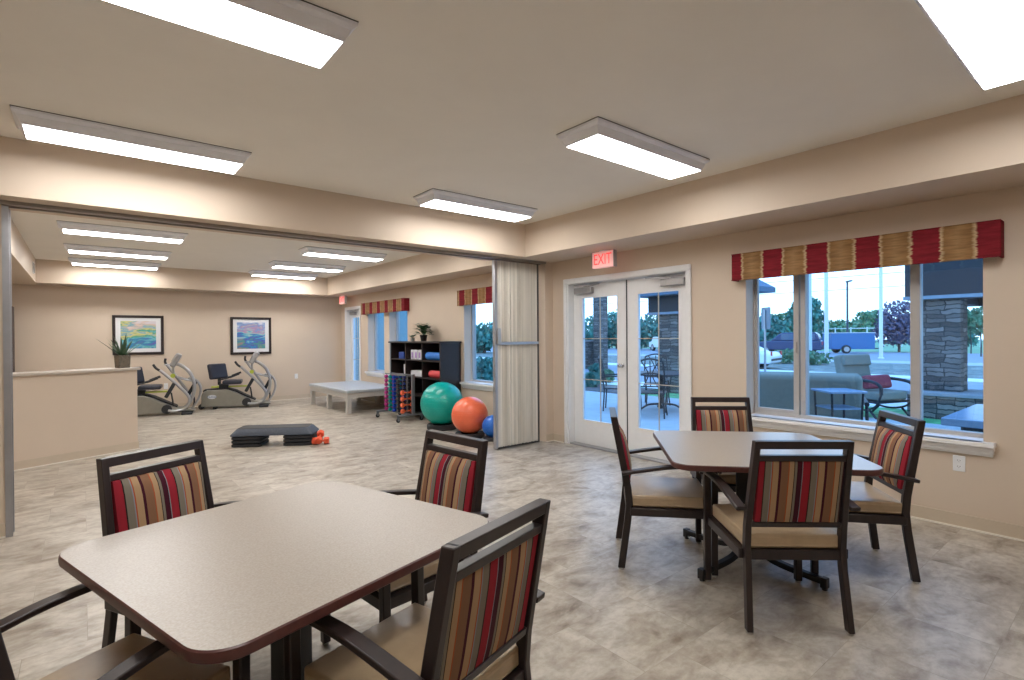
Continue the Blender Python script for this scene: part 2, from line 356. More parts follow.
bm = BM(); box(bm, XL-.1, -0.456, 5.3, 5.6, 0, ZS); struct('wall_partition', bm, wall_m, label='beige wall stub left of the wide opening', cat='wall', smooth=False)
bm = BM(); box(bm, 4.86, XW, 5.26, 5.56, 0, ZS); struct('wall_pocket', bm, wall_m, label='narrow beige wall stub behind the folded partition', cat='wall', smooth=False)
# soffits and beam
bm = BM()
box(bm, 4.34, XW, Y0, 5.06, ZS, ZC)
struct('trim_1', bm, soff_m, label='dropped soffit above the window wall', cat='soffit', smooth=False)
bm = BM(); box(bm, XL, XW, 5.06, 5.62, ZS, ZC); struct('trim_2', bm, soff_m, label='beam above the wide opening', cat='beam', smooth=False)
bm = BM(); box(bm, 4.45, XW, 5.62, 12.33, ZS, ZC); box(bm, XLF, XW, 12.33, YB, ZS, ZC); box(bm, XLF, -0.64, 5.62, 12.33, ZS, ZC)
struct('trim_3', bm, soff_m, label='dropped soffit around the exercise room ceiling', cat='soffit', smooth=False)
# partition track and jamb
bm = BM(); box(bm, -0.47, 4.86, 5.235, 5.262, ZS-.028, ZS); box(bm, -0.47, 4.86, 5.275, 5.335, ZS-.02, ZS); box(bm, -0.47, 4.86, 5.35, 5.375, ZS-.028, ZS)
struct('trim_4', bm, mat('track_metal', (0.30, 0.27, 0.24), 0.4, 0.5), label='metal partition track under the beam', cat='track')
bm = BM(); box(bm, -0.455, -0.440, 5.29, 5.42, 0, ZS-.03); box(bm, -0.440, -0.416, 5.29, 5.305, 0, ZS-.03); box(bm, -0.440, -0.426, 5.33, 5.37, 0, ZS-.03); box(bm, -0.440, -0.416, 5.405, 5.42, 0, ZS-.03)
struct('trim_5', bm, alu_m, label='aluminium jamb channel at the left of the opening', cat='jamb')
# baseboards (thin light bead at the toe)
bead_m = mat('cove_toe', (0.80, 0.76, 0.68), 0.4, var=.02)
def baseb(name, segs):
    bm = BM(); k = BM()
    for x0, x1, y0, y1, nx, ny in segs:
        box(bm, x0+min(nx, 0)*.008, x1+max(nx, 0)*.008, y0+min(ny, 0)*.008, y1+max(ny, 0)*.008, 0.012, 0.102)
        box(k, x0+min(nx, 0)*.016, x1+max(nx, 0)*.016, y0+min(ny, 0)*.016, y1+max(ny, 0)*.016, 0, 0.012)
    o = struct(name, bm, base_m, label=name.replace('_', ' ')+' of cream vinyl', cat='baseboard'); obj('toe', k, bead_m, o)
e = .002
baseb('baseboard_right', [(XW-e, XW, Y0, 3.12, -1, 0), (XW-e, XW, 5.05, 5.26, -1, 0), (XW-e, XW, 5.56, 11.72, -1, 0), (XW-e, XW, 12.64, YB, -1, 0), (4.86, XW, 5.26-e, 5.26, 0, -1)])
baseb('baseboard_back', [(XLF, XW, YB-e, YB, 0, -1)])
baseb('baseboard_left', [(XL, -0.456, 5.3-e, 5.3, 0, -1)])

# ---------------------------------------------------------------- windows
def window(name, label, y0, y1, z0, z1, gx, parts, slider=False):
    w_ = sroot(name, label, 'window')
    bm = BM(); fw = .045
    box(bm, gx-.045, gx+.04, y0, y1, z0, z0+fw); box(bm, gx-.045, gx+.04, y0, y1, z1-fw, z1)
    box(bm, gx-.045, gx+.04, y0, y0+.025, z0+fw, z1-fw); box(bm, gx-.045, gx+.04, y1-.016, y1, z0+fw, z1-fw)
    for a, hw_ in parts: box(bm, gx-.045, gx+.04, a-hw_, a+hw_, z0+fw, z1-fw)
    struct('window_frame', bm, vinylf_m, w_, bevel=.003)
    ed = [y0+.025]+[q for a, hw_ in parts for q in (a-hw_, a+hw_)]+[y1-.016]
    for i in range(0, len(ed), 2):
        bm = BM(); box(bm, gx-.003, gx+.003, ed[i], ed[i+1], z0+fw, z1-fw); obj('pane', bm, G_WIN, w_, smooth=False)
    return w_
GX = 5.20
w1 = window('window_1', 'wide three-pane window under the long red and gold valance', 0.80, 2.54, 0.64, 2.12, GX, [(1.235, .033), (2.082, .022)])
bm = BM()                                                     # sliding sash of the left pane
for q in ((2.118, 2.168), (2.505, 2.524)): box(bm, GX-.04, GX-.005, q[0], q[1], .685, 2.075)
box(bm, GX-.04, GX-.005, 2.168, 2.505, .685, .72); box(bm, GX-.04, GX-.005, 2.168, 2.505, 2.04, 2.075)
sa = obj('sash', bm, vinylf_m, w1, bevel=.002)
bm = BM(); bar(bm, (GX-.05, 2.14, 1.26), (GX-.05, 2.14, 1.36), .012, .02); obj('latch', bm, vinylf_m, sa)
def sillf(parent, y0, y1, z):
    bm = BM(); box(bm, XW-.07, GX-.045, y0+.001, y1-.001, z-.012, z)        # stool
    box(bm, XW-.075, XW-.001, y0-.07, y1+.04, z-.035, z)
    struct('window_sill', bm, sill_m, parent, bevel=.004)
    bm = BM(); box(bm, XW-.05, XW-.001, y0-.065, y1+.035, z-.062, z-.035); box(bm, XW-.035, XW-.001, y0-.06, y1+.03, z-.088, z-.062); box(bm, XW-.022, XW-.001, y0-.055, y1+.025, z-.105, z-.088)
    struct('sill_apron', bm, sill_m, parent, bevel=.004)
sillf(w1, .80, 2.54, .655)
for nm, lb, a, b in (('window_2', 'narrow window beside the folded partition in the exercise room', 6.30, 7.44), ('window_3', 'narrow window just above the dark shelving', 9.45, 10.26), ('window_4', 'narrow window beside the far exit door', 10.50, 11.33)):
    ww = window(nm, lb, a, b, .66, 2.12, GX, []); sillf(ww, a, b, .675)

# ---------------------------------------------------------------- entrance doors
d1 = sroot('door_1', 'white double french doors with divided glass panes', 'door')
DX = 5.10
bm = BM(); c = .045
for y0, y1, z0, z1 in ((3.13, 3.18, 0, 2.145), (4.985, 5.035, 0, 2.145), (3.13, 5.035, 2.12, 2.19)): box(bm, XW-.022, XW-.0005, y0, y1, z0, z1)
struct('casing', bm, white_m, d1, bevel=.006)
bm = BM(); box(bm, XW, XW+.2, 3.175, 3.205, 0, 2.14); box(bm, XW, XW+.2, 4.96, 4.99, 0, 2.14); box(bm, XW, XW+.2, 3.205, 4.96, 2.115, 2.14)
box(bm, DX+.03, DX+.05, 4.935, 4.96, 0, 2.11)
struct('jamb', bm, white_m, d1, bevel=.002)
bm = BM(); box(bm, XW+.01, XW+.2, 3.205, 4.96, 0, .018); obj('threshold', bm, alu_m, d1, bevel=.004)
def leaf(parent, y0, y1, hinge_hi, gy0, gy1, gz0, gz1, x0, x1, closer=True, cols=2, rows=3):
    bm = BM(); z0, z1 = .02, 2.11
    box(bm, x0, x1, y0, gy0, z0, z1); box(bm, x0, x1, gy1, y1, z0, z1); box(bm, x0, x1, gy0, gy1, z0, gz0); box(bm, x0, x1, gy0, gy1, gz1, z1)
    lf = obj('door_leaf', bm, white_m, parent, smooth=False)
    g = BM(); box(g, (x0+x1)/2-.004, (x0+x1)/2+.004, gy0, gy1, gz0, gz1); obj('pane', g, G_WIN, lf, smooth=False)
    m_ = BM(); t = .009
    for i in range(1, cols):
        yy = gy0+(gy1-gy0)*i/cols; box(m_, x0+.008, x0+.02, yy-t/2, yy+t/2, gz0, gz1)
    for i in range(1, rows):
        zz = gz0+(gz1-gz0)*i/rows; box(m_, x0+.008, x0+.02, gy0, gy1, zz-t/2, zz+t/2)
    obj('muntin', m_, mat('muntin_gold', (0.50, 0.42, 0.30), .4), lf, smooth=False)
    fr = BM()
    for a in ((gy0-.012, gy0+.006, gz0-.012, gz1+.012), (gy1-.006, gy1+.012, gz0-.012, gz1+.012), (gy0, gy1, gz0-.012, gz0+.006), (gy0, gy1, gz1-.006, gz1+.012)): box(fr, x0-.008, x0-.0005, *a)
    obj('glass_bead', fr, white_m, lf, bevel=.003)
    if closer:
        cl = BM(); cy = y1-.21 if hinge_hi else y0+.19
        box(cl, x0-.065, x0-.001, cy-.15, cy+.15, 1.985, 2.065)
        cc = obj('door_closer', cl, silver_m, lf, bevel=.008)
        ar = BM(); sgn = -1 if hinge_hi else 1
        bar(ar, (x0-.045, cy+sgn*.02, 2.075), (x0-.10, cy+sgn*.32, 2.085), .022, .008); bar(ar, (x0-.10, cy+sgn*.32, 2.09), (x0-.02, cy+sgn*.10, 2.105), .022, .008)
        obj('closer_arm', ar, silver_m, cc)
    return lf
l1 = leaf(d1, 3.21, 4.075, False, 3.345, 3.905, .335, 1.93, DX, DX+.045)
l2 = leaf(d1, 4.085, 4.955, True, 4.21, 4.80, .335, 1.93, DX, DX+.045)
bm = BM(); lathe(bm, [(.001, 0), (.026, 0), (.026, .012), (.012, .016), (.012, .04), (.026, .048), (.03, .06), (.024, .075), (.001, .08)], 16, Mx=Matrix.Translation((DX-.001, 4.135, 1.07)) @ Matrix.Rotation(R(-90), 4, 'Y'))
obj('door_knob', bm, chrome_m, l2)
bm = BM(); box(bm, DX-.006, DX-.0005, 4.062, 4.074, .02, 2.11); obj('astragal', bm, rubber_m, l1)
d2 = sroot('door_2', 'white glazed exit door at the far end', 'door')
bm = BM()
for y0, y1, z0, z1 in ((11.72, 11.785, 0, 2.125), (12.575, 12.64, 0, 2.125), (11.72, 12.64, 2.105, 2.18)): box(bm, XW-.022, XW-.0005, y0, y1, z0, z1)
struct('casing', bm, white_m, d2, bevel=.006)
bm = BM(); box(bm, XW, XW+.2, 11.78, 11.81, 0, 2.12); box(bm, XW, XW+.2, 12.55, 12.58, 0, 2.12); box(bm, XW, XW+.2, 11.81, 12.55, 2.112, 2.12)
struct('jamb', bm, white_m, d2)
leaf(d2, 11.815, 12.545, True, 11.93, 12.43, .40, 1.93, DX, DX+.045)

# ---------------------------------------------------------------- valances
def valance(label, y0, y1, z0=1.955, z1=2.212):
    L = y1-y0; v = thing('window_valance', label, 'valance', (XW, y0, z0), group='striped valances over the windows')
    bm = BM(); h = z1-z0
    box(bm, -.12, -.105, 0, L, 0, h); box(bm, -.105, -.001, 0, .015, 0, h); box(bm, -.105, -.001, L-.015, L, 0, h); box(bm, -.105, -.001, .015, L-.015, h-.015, h)
    obj('fabric_box', bm, ikat_m, v, bevel=.004)
    bm = BM(); tube(bm, [(-.122, 0, .004), (-.122, L, .004)], .004, 6, False); tube(bm, [(-.122, 0, h-.004), (-.122, L, h-.004)], .004, 6, False); obj('piping', bm, ikat_m, v)
valance('long red and gold banded valance over the wide window', .687, 2.622)
valance('red and gold valance partly behind the folded partition', 6.15, 7.465)
valance('red and gold valance above the shelving and far windows', 9.35, 11.42)

# ---------------------------------------------------------------- ceiling lights
def fixture():
    t = thing('ceiling_light', '', 'ceiling light')
    LX, LY, dz = .665, .19, .09
    def ring(hx, hy, z): return [(hx, hy, z), (-hx, hy, z), (-hx, -hy, z), (hx, -hy, z)]
    bm = BM(); loft(bm, [ring(LX, LY, -.004), ring(LX, LY, -.02), ring(LX-.012, LY-.012, -.032), ring(LX-.022, LY-.022, -.036), ring(LX-.036, LY-.034, -.072), ring(LX-.048, LY-.042, -dz)])
    obj('housing', bm, fix_m, t, smooth=False)
    bm = BM(); loft(bm, [ring(LX-.052, LY-.046, -dz-.0005), ring(LX-.055, LY-.05, -dz-.004)]); obj('diffuser', bm, dif_m, t, smooth=False)
    bm = BM(); box(bm, -LX-.003, LX+.003, -LY-.003, LY+.003, -.004, -.0005); obj('gasket', bm, rubber_m, t, smooth=False)
    return t
proto = fixture(); first = True
FX = [(.30, 2.455, 'ceiling light cut by the top edge, upper left of the ceiling'), (.335, 4.545, 'ceiling light above the beam at the left of the ceiling'),
      (3.25, 2.475, 'ceiling light nearest the window soffit, in the middle of the ceiling'), (3.25, 4.545, 'ceiling light close to the corner of beam and soffit'),
      (3.20, .46, 'ceiling light cut by the top right corner, above the window'), (.335, .46, 'ceiling light overhead out of frame, behind the viewpoint'),
      (.43, 8.40, 'nearest of three stacked lights at the left in the exercise room'), (.45, 10.28, 'middle of three stacked lights at the left in the exercise room'), (.47, 11.94, 'farthest of three stacked lights at the left in the exercise room'),
      (3.33, 8.45, 'nearest of the three lights at the right in the exercise room'), (3.35, 10.30, 'middle of the three lights at the right in the exercise room'), (3.37, 11.94, 'farthest of the three lights at the right in the exercise room'),
      (.42, 6.6, 'left exercise room light hidden just behind the beam'), (3.32, 6.6, 'right exercise room light hidden just behind the beam')]
for x, y, lb in FX:
    g = 'ceiling lights of the front room' if y < 5 else 'ceiling lights of the exercise room'
    if first: proto.location = (x, y, ZC); proto['label'] = lb; proto['group'] = g; first = False
    else: dup(proto, (x, y, ZC), 0, lb, g)
# ceiling sprinklers
for x, y, lb in ((.74, 10.9, 'small sprinkler head between the left exercise room lights'), (3.5, 10.95, 'small sprinkler head between the right exercise room lights')):
    bm = BM(); lathe(bm, [(.03, 0), (.03, -.006), (.012, -.01), (.01, -.03), (.02, -.034), (.02, -.038), (.001, -.04)], 14)
    o = obj('sprinkler_head', bm, chrome_m); o.location = (x, y, ZC-.0005); tag(o, lb, 'sprinkler', 'ceiling sprinklers')
# vent on left soffit
v = thing('air_vent', 'small white air vent on the left soffit end', 'vent', (-.64, 11.72, 2.63))
bm = BM(); box(bm, .001, .012, -.14, .14, -.09, .09); obj('vent_frame', bm, white_m, v)
bm = BM()
for k in range(6): box(bm, .0125, .016, -.12, .12, -.075+k*.026, -.062+k*.026)
obj('slot_shade', bm, mat('vent_shadow', (.12, .12, .12), .6), v)  # dark strips stand in for the shade in the vent slots

# ---------------------------------------------------------------- exit signs
red_lit = emis('exit_red', (1.0, 0.07, 0.07), 0.9)
face_lit = emis('exit_face', (1.0, 0.55, 0.52), 0.32)
def exit_sign(label, loc):
    s = thing('exit_sign', label, 'exit sign', loc, group='hanging exit signs')
    bm = BM(); box(bm, -.028, .028, -.16, .16, -.205, -.018); obj('housing', bm, face_lit, s, bevel=.006)
    bm = BM(); box(bm, -.03, .03, -.05, .05, -.018, -.001); obj('canopy', bm, white_m, s, bevel=.004)
    for y_ in (.1605, -.168):
        bm = BM(); box(bm, -.029, .029, y_, y_+.0075, -.208, -.015); obj('end_cap', bm, mat('exit_grey', (.45, .42, .42), .4), s)
    Mx = Matrix.Translation((-.0295, 0, -.112)) @ Matrix.Rotation(R(-90), 4, 'Z') @ Matrix.Rotation(R(90), 4, 'X') @ Matrix.Diagonal((1.0, 1.35, 1, 1))
    text('lettering', 'EXIT', .135, red_lit, s, Mx, .0015)
exit_sign('red exit sign hanging from the soffit near the french doors', (4.75, 4.12, ZS))
exit_sign('red exit sign hanging near the far exit door', (4.75, 12.15, ZS))

# ---------------------------------------------------------------- folding partition
fp = thing('folding_partition', 'beige pleated folding partition stacked at the right of the opening', 'partition', (4.005, 5.28, 0))
bm = BM(); xs = [.06, .10]; rp_ = random.Random(4)
while xs[-1] < .72: xs.append(xs[-1]+rp_.uniform(.016, .034))
pts = [(x, (.0 if k % 2 == 0 else rp_.uniform(.02, .05))) for k, x in enumerate(xs)]
pts = [(.06, .012), (.098, .012)]+pts[2:]
back = [(x, .09) for x, y in reversed(pts)]
prism(bm, pts+back, .03, ZS-.045); obj('pleated_panel', bm, pleat_m, fp, smooth=False)
bm = BM(); box(bm, .01, .038, .0, .05, .012, ZS-.035); box(bm, .038, .06, .01, .05, .02, ZS-.04); obj('lead_post', bm, alu_m, fp, bevel=.003)
bm = BM(); box(bm, .742, .75, -.005, .1, .012, ZS-.035); obj('end_post', bm, mat('dark_edge', (.10, .09, .085), .5), fp)
bm = BM(); box(bm, .04, .74, -.016, -.004, 1.33, 1.365); obj('cross_rail', bm, alu_m, fp, bevel=.003)
bm = BM(); box(bm, .035, .085, -.03, -.002, 1.34, 1.54); obj('latch_handle', bm, silver_m, fp, bevel=.006)
bm = BM(); box(bm, .06, .735, .0, .11, .012, .03); obj('sweep_strip', bm, mat('dark_sweep', (.05, .045, .04), .6), fp)

# ---------------------------------------------------------------- outlets
def outlet(label, loc, rz):
    o = thing('wall_outlet', label, 'outlet', loc, rz, 'white wall outlets')
    bm = BM(); box(bm, -.036, .036, -.006, -.0005, -.058, .058); obj('cover_plate', bm, white_m, o, bevel=.003)
    bm = BM()
    for z in (.022, -.022):
        prism(bm, [(.016*math.cos(a*math.pi/8), z+.014*math.sin(a*math.pi/8)) for a in range(16)], -.009, -.0065, 'y')
    p = obj('receptacle', bm, white_m, o)
    for z in (.024, -.02):
        bm = BM()
        for x in (-.007, .007): box(bm, x-.0012, x+.0012, -.0095, -.0092, z-.004, z+.004)
        box(bm, -.002, .002, -.0095, -.0092, z-.012, z-.009)
        obj('slot', bm, rubber_m, p)
outlet('white outlet on the wall below the wide window', (XW, .935, .472), R(-90))
outlet('white outlet on the far wall between picture and grey table', (3.89, YB, .54), 0)
outlet('white outlet on the far wall behind the left exercise machine', (1.30, YB, .47), 0)

# ---------------------------------------------------------------- pictures
def picture(label, x0, x1, z0, z1, am):
    cx, cz = (x0+x1)/2, (z0+z1)/2; hx, hz = (x1-x0)/2, (z1-z0)/2
    p = thing('framed_picture', label, 'picture', (cx, YB, cz), group='framed abstract prints on the far wall')
    bm = BM(); t = .05
    for a in ((-hx, hx, hz-t, hz), (-hx, hx, -hz, -hz+t), (-hx, -hx+t, -hz+t, hz-t), (hx-t, hx, -hz+t, hz-t)): box(bm, a[0], a[1], -.035, -.002, a[2], a[3])
    obj('picture_frame', bm, frame_m, p, bevel=.004)
    bm = BM(); box(bm, -hx+t, hx-t, -.016, -.003, -hz+t, hz-t); obj('mat_board', bm, mat('mat_white', (.72, .72, .74), .5, var=.01), p, smooth=False)
    bm = BM(); box(bm, -hx+.13, hx-.13, -.018, -.0165, -hz+.125, hz-.115); obj('print', bm, am, p, smooth=False)
picture('dark-framed abstract print in teal and pastel, behind the potted agave', .43, 1.27, 1.13, 1.915, art_mat('print_teal', 3.1, True))
picture('dark-framed abstract print with purple and blue, right of the other', 2.50, 3.34, 1.085, 1.915, art_mat('print_purple', 8.4, False))
# dark red piece at the far left of the back wall
dk = thing('tall_cabinet', 'dark cherry tall cabinet edge at the left end of the far wall', 'cabinet', (-1.25, YB, 0))
bm = BM(); box(bm, -.35, .29, -.32, -.003, 0, 2.03); obj('cabinet_body', bm, mat('cherry', (.035, .010, .009), .4, var=.2), dk, bevel=.004)
bm = BM(); box(bm, -.33, .27, -.34, -.3205, .1, 2.0); dd = obj('cabinet_door', bm, mat('cherry_door', (.05, .014, .012), .4, var=.2), dk, bevel=.004)
bm = BM(); box(bm, .225, .24, -.36, -.3405, .9, 1.1); obj('door_pull', bm, silver_m, dd)

# ---------------------------------------------------------------- half wall counter
ca = math.atan2(.504, 1.144); 
hw = thing('half_wall_counter', 'beige half wall with a pale laminate counter top', 'counter', (.535, 8.435, 0), ca)
bm = BM(); box(bm, -2.3, 0, 0, .14, 0, 1.035); obj('half_wall', bm, wall_m, hw, smooth=False)
bm = BM(); box(bm, -2.33, .03, -.03, .36, 1.035, 1.067); obj('counter_top', bm, mat('counter_laminate', (.50, .44, .38), .35), hw, bevel=.006)
bm = BM(); box(bm, -2.3, .008, -.009, -.001, .012, .102); obj('wall_base', bm, base_m, hw)
bm = BM(); box(bm, -2.3, .012, -.017, -.001, 0, .012); obj('base_toe', bm, bead_m, hw)

# ---------------------------------------------------------------- plants
def blade(bm, base, ang, length, lean, wd, thick=.006, n=7, curve=.6):
    secs = []; ca_, sa_ = math.cos(ang), math.sin(ang); side = Vector((-sa_, ca_, 0)); p = Vector(base); th = lean
    for i in range(n+1):
        t = i/n; wv = wd*(math.sin(math.pi*min(1, .35+.65*t))**.8 if t < 1 else 0)+.0008
        d = Vector((ca_*math.sin(th), sa_*math.sin(th), math.cos(th))); u = side.cross(d)
        tk = thick*(1-t)+.0006
        secs.append([p-side*wv/2, p-u*tk, p+side*wv/2, p+u*tk*.4])
        p = p+d*length/n; th += curve/n
    loft(bm, secs)
ag = thing('potted_agave', 'spiky green agave in a woven square pot on the counter', 'plant', (.385, 8.50, 1.0675), R(20))
def weave():
    m, nt, b = newmat('woven_pot'); n = noise(nt, 60, detail=2, stretch=(1, 1, 2.2)); r = ramp(nt, [(.35, (.05, .04, .03)), (.65, (.24, .20, .15))])
    nt.links.new(n.outputs['Fac'], r.inputs[0]); nt.links.new(r.outputs[0], b.inputs['Base Color']); b.inputs['Roughness'].default_value = .7; return m
bm = BM(); 
def sq(h, z): return [(-h, -h, z), (h, -h, z), (h, h, z), (-h, h, z)]
loft(bm, [sq(.062, 0), sq(.068, .165), sq(.058, .165), sq(.056, .13)]); obj('pot', bm, weave(), ag, bevel=.008)
bm = BM(); box(bm, -.054, .054, -.054, .054, .128, .15); obj('soil', bm, mulch_m, ag)
for k in range(20):
    bm = BM(); a = k*2.399; ln = .22+.15*random.random(); blade(bm, (.02*math.cos(a), .02*math.sin(a), .145), a, ln, .10+.04*k, .030, curve=.15); obj('leaf', bm, agave_m, ag)
pl = thing('potted_ivy', 'leafy green houseplant in a dark pot on top of the shelving', 'plant', (4.78, 8.42, 1.3655))
bm = BM(); lathe(bm, [(.05, 0), (.07, .1), (.075, .11), (.062, .11), (.055, .09)], 20); obj('pot', bm, black_m, pl)
for k in range(80):
    bm = BM(); a = random.random()*6.28; ph = random.random()*1.75; rr = .05+.11*random.random()
    p = Vector((rr*math.cos(a)*math.sin(ph+.25), rr*math.sin(a)*math.sin(ph+.25)*1.1, .14+rr*1.15*math.cos(ph)))
    tube(bm, [(0, 0, .10), (p.x*.5, p.y*.5, .10+(p.z-.1)*.7), tuple(p)], .002, 4, True, 3)
    blade(bm, p, a, .075+.03*random.random(), .8+.7*random.random(), .072, .002, 5, .7); obj('leaf', bm, leafD, pl)
iv = thing('trailing_plant', 'small trailing sprig left of the leafy houseplant on the shelving', 'plant', (4.75, 8.78, 1.3655))
bm = BM(); lathe(bm, [(.03, 0), (.04, .05), (.043, .055), (.034, .055), (.03, .04)], 16); obj('pot', bm, mat('white_pot', (.4, .42, .4), .5), iv)
for k in range(13):
    bm = BM(); a = k*2.4; rr = .03+.06*random.random(); p = Vector((rr*math.cos(a)*.6, rr*math.sin(a), .07+.06*random.random())); tube(bm, [(0, 0, .045), tuple(p)], .0015, 4, False)
    blade(bm, p, a, .06, 1.1, .045, .002, 5, .6); obj('leaf', bm, leafD, iv)

# ---------------------------------------------------------------- dining chairs
def chair_parts(root, fabric):
    # front legs
    for s in (-1, 1):
        bm = BM(); x = s*.258
        flatpath(bm, [(x, .255, .012), (x, .255, .34), (x, .258, .60), (x, .252, .628)], .036, .036, (1, 0, 0))
        lg = obj('leg', bm, frame_m, root, bevel=.004)
        bm = BM(); lathe(bm, [(.011, 0), (.015, .002), (.015, .012), (.010, .014)], 12, (x, .255, 0)); obj('glide', bm, glide_m, lg)
        bm = BM(); x0, x1, x2 = s*.236, s*.226, s*.2115
        path = [(x0, -.285, .012), (x1, -.245, .30), (x1, -.235, .40), (x1, -.243, .50), (x2, -.325, .932)]
        secs = []
        for i, (px, py, pz) in enumerate(path):
            hw_, hd = .0145, .021
            secs.append([(px-hw_, py-hd, pz), (px+hw_, py-hd, pz), (px+hw_, py+hd, pz), (px-hw_, py+hd, pz)])
        loft(bm, secs); lg = obj('leg', bm, frame_m, root, bevel=.004)
        bm = BM(); lathe(bm, [(.011, 0), (.015, .002), (.015, .012), (.010, .014)], 12, (x0, -.285, 0)); obj('glide', bm, glide_m, lg)
        # arm
        bm = BM(); xa = s*.268
        pts = smooth_path([(xa, .285, .618), (xa, .27, .640), (xa, .20, .648), (xa, .02, .645), (xa, -.14, .622), (xa, -.282, .596)], 5)
        flatpath(bm, pts, .048, .02, (1, 0, 0)); obj('armrest', bm, frame_m, root, bevel=.005)
    bm = BM(); z0, z1 = .338, .385
    box(bm, -.262, -.236, -.23, .237, z0, z1); box(bm, .236, .262, -.23, .237, z0, z1); box(bm, -.24, .24, .245, .268, z0, z1); box(bm, -.217, .217, -.25, -.222, z0, z1)
    box(bm, -.236, .236, -.222, .245, .372, .384)
    obj('seat_frame', bm, frame_m, root, bevel=.003)
    bm = BM(); loft(bm, [[(a*(.232-i_), (b*.238+.008)*(1), z) for a, b in ((-1,-1),(1,-1),(1,1),(-1,1))] for z, i_ in ((.386, .0), (.455, .0))])
    bmesh.ops.subdivide_edges(bm, edges=bm.edges, cuts=5, use_grid_fill=True)
    for v_ in bm.verts:
        if v_.co.z > .45: v_.co.z += .013*max(0, 1-(v_.co.x/.232)**2)*max(0, 1-((v_.co.y-.008)/.238)**2)**.5
    obj('seat_cushion', bm, vinyl_m, root, bevel=.016, seg=4)
    # back rails follow the lean of the posts
    def Y(z): return -.243-.082*(z-.50)/.435
    for rn, za, zb, d in (('crest_rail', .894, .932, .042), ('upper_rail', .834, .862, .034), ('lower_rail', .500, .525, .034)):
        bm = BM()
        zc_ = (za+zb)/2; yc = Y(zc_); sl = -.082/.435; hz = (zb-za)/2
        loft(bm, [[(sx*.21, yc-d/2+sl*-hz, za), (sx*.21, yc+d/2+sl*-hz, za), (sx*.21, yc+d/2+sl*hz, zb), (sx*.21, yc-d/2+sl*hz, zb)] for sx in (-1, 1)])
        obj(rn, bm, frame_m, root, bevel=.003)
    bm = BM(); nx, nz = 8, 8
    def fr(u, v, side):
        x = (u-.5)*.392; z = .527+v*.305; y = Y(z); bul = (1-(2*u-1)**4)*(1-(2*v-1)**4)
        return (x, y+(.024+.030*bul if side else -.012-.006*bul), z)
    for side in (0, 1):
        g = [[bm.verts.new(fr(i/nx, j/nz, side)) for i in range(nx+1)] for j in range(nz+1)]
        for j in range(nz):
            for i in range(nx): bm.faces.new((g[j][i], g[j][i+1], g[j+1][i+1], g[j+1][i]))
        if side == 0: g0 = g
    bd = lambda g: [g[0][i] for i in range(nx+1)]+[g[j][nx] for j in range(1, nz+1)]+[g[nz][i] for i in range(nx-1, -1, -1)]+[g[j][0] for j in range(nz-1, 0, -1)]
    a, b = bd(g0), bd(g)
    for i in range(len(a)): bm.faces.new((a[i], a[(i+1) % len(a)], b[(i+1) % len(a)], b[i]))
    return obj('backrest', bm, fabric, root, angle=60)
glide_m = mat('clear_glide', (.45, .43, .40), .2)
CH = [('A', 2.828, 1.301, 318.5, 0, 'striped armchair at the window-side table with its back squarely to the viewer'),
      ('B', 2.912, 2.028, 221.5, 1, 'armchair seen side-on at the left of the window-side table, nearest the french doors'),
      ('C', 3.683, 1.253, 40.0, 0, 'armchair at the right of the window-side table, in front of the wide window'),
      ('D', 3.745, 1.998, 136.9, 1, 'armchair behind the window-side table, against the wall between door and window'),
      ('G', .391, 2.615, 207.0, 1, 'armchair behind the front table, nearest the half wall counter'),
      ('H', 1.146, 2.234, 96.4, 0, 'armchair at the far right corner of the front table, below the exercise balls'),
      ('I', .788, 1.440, 16.3, 1, 'nearest armchair at the front table, angled back toward the viewer'),
      ('J', .01, 1.845, 297.3, 1, 'armchair cut by the left edge of the photo, at the front table')]
GRP = 'striped dining armchairs around the two tables'
pa = thing('dining_chair', '', 'chair', group=GRP); chair_parts(pa, stripe_a)
pb = dup(pa, (0, 0, 0), 0, '', GRP)
for c_ in pb.children:
    if c_.name.startswith('backrest'): c_.data = c_.data.copy(); c_.data.materials[0] = stripe_b
used = [False, False]
for k, x, y, a, v_, lb in CH:
    src = (pa, pb)[v_]
    if not used[v_]: src.location = (x, y, 0); src.rotation_euler = (0, 0, R(a)); src['label'] = lb; used[v_] = True
    else: dup(src, (x, y, 0), R(a), lb, GRP)

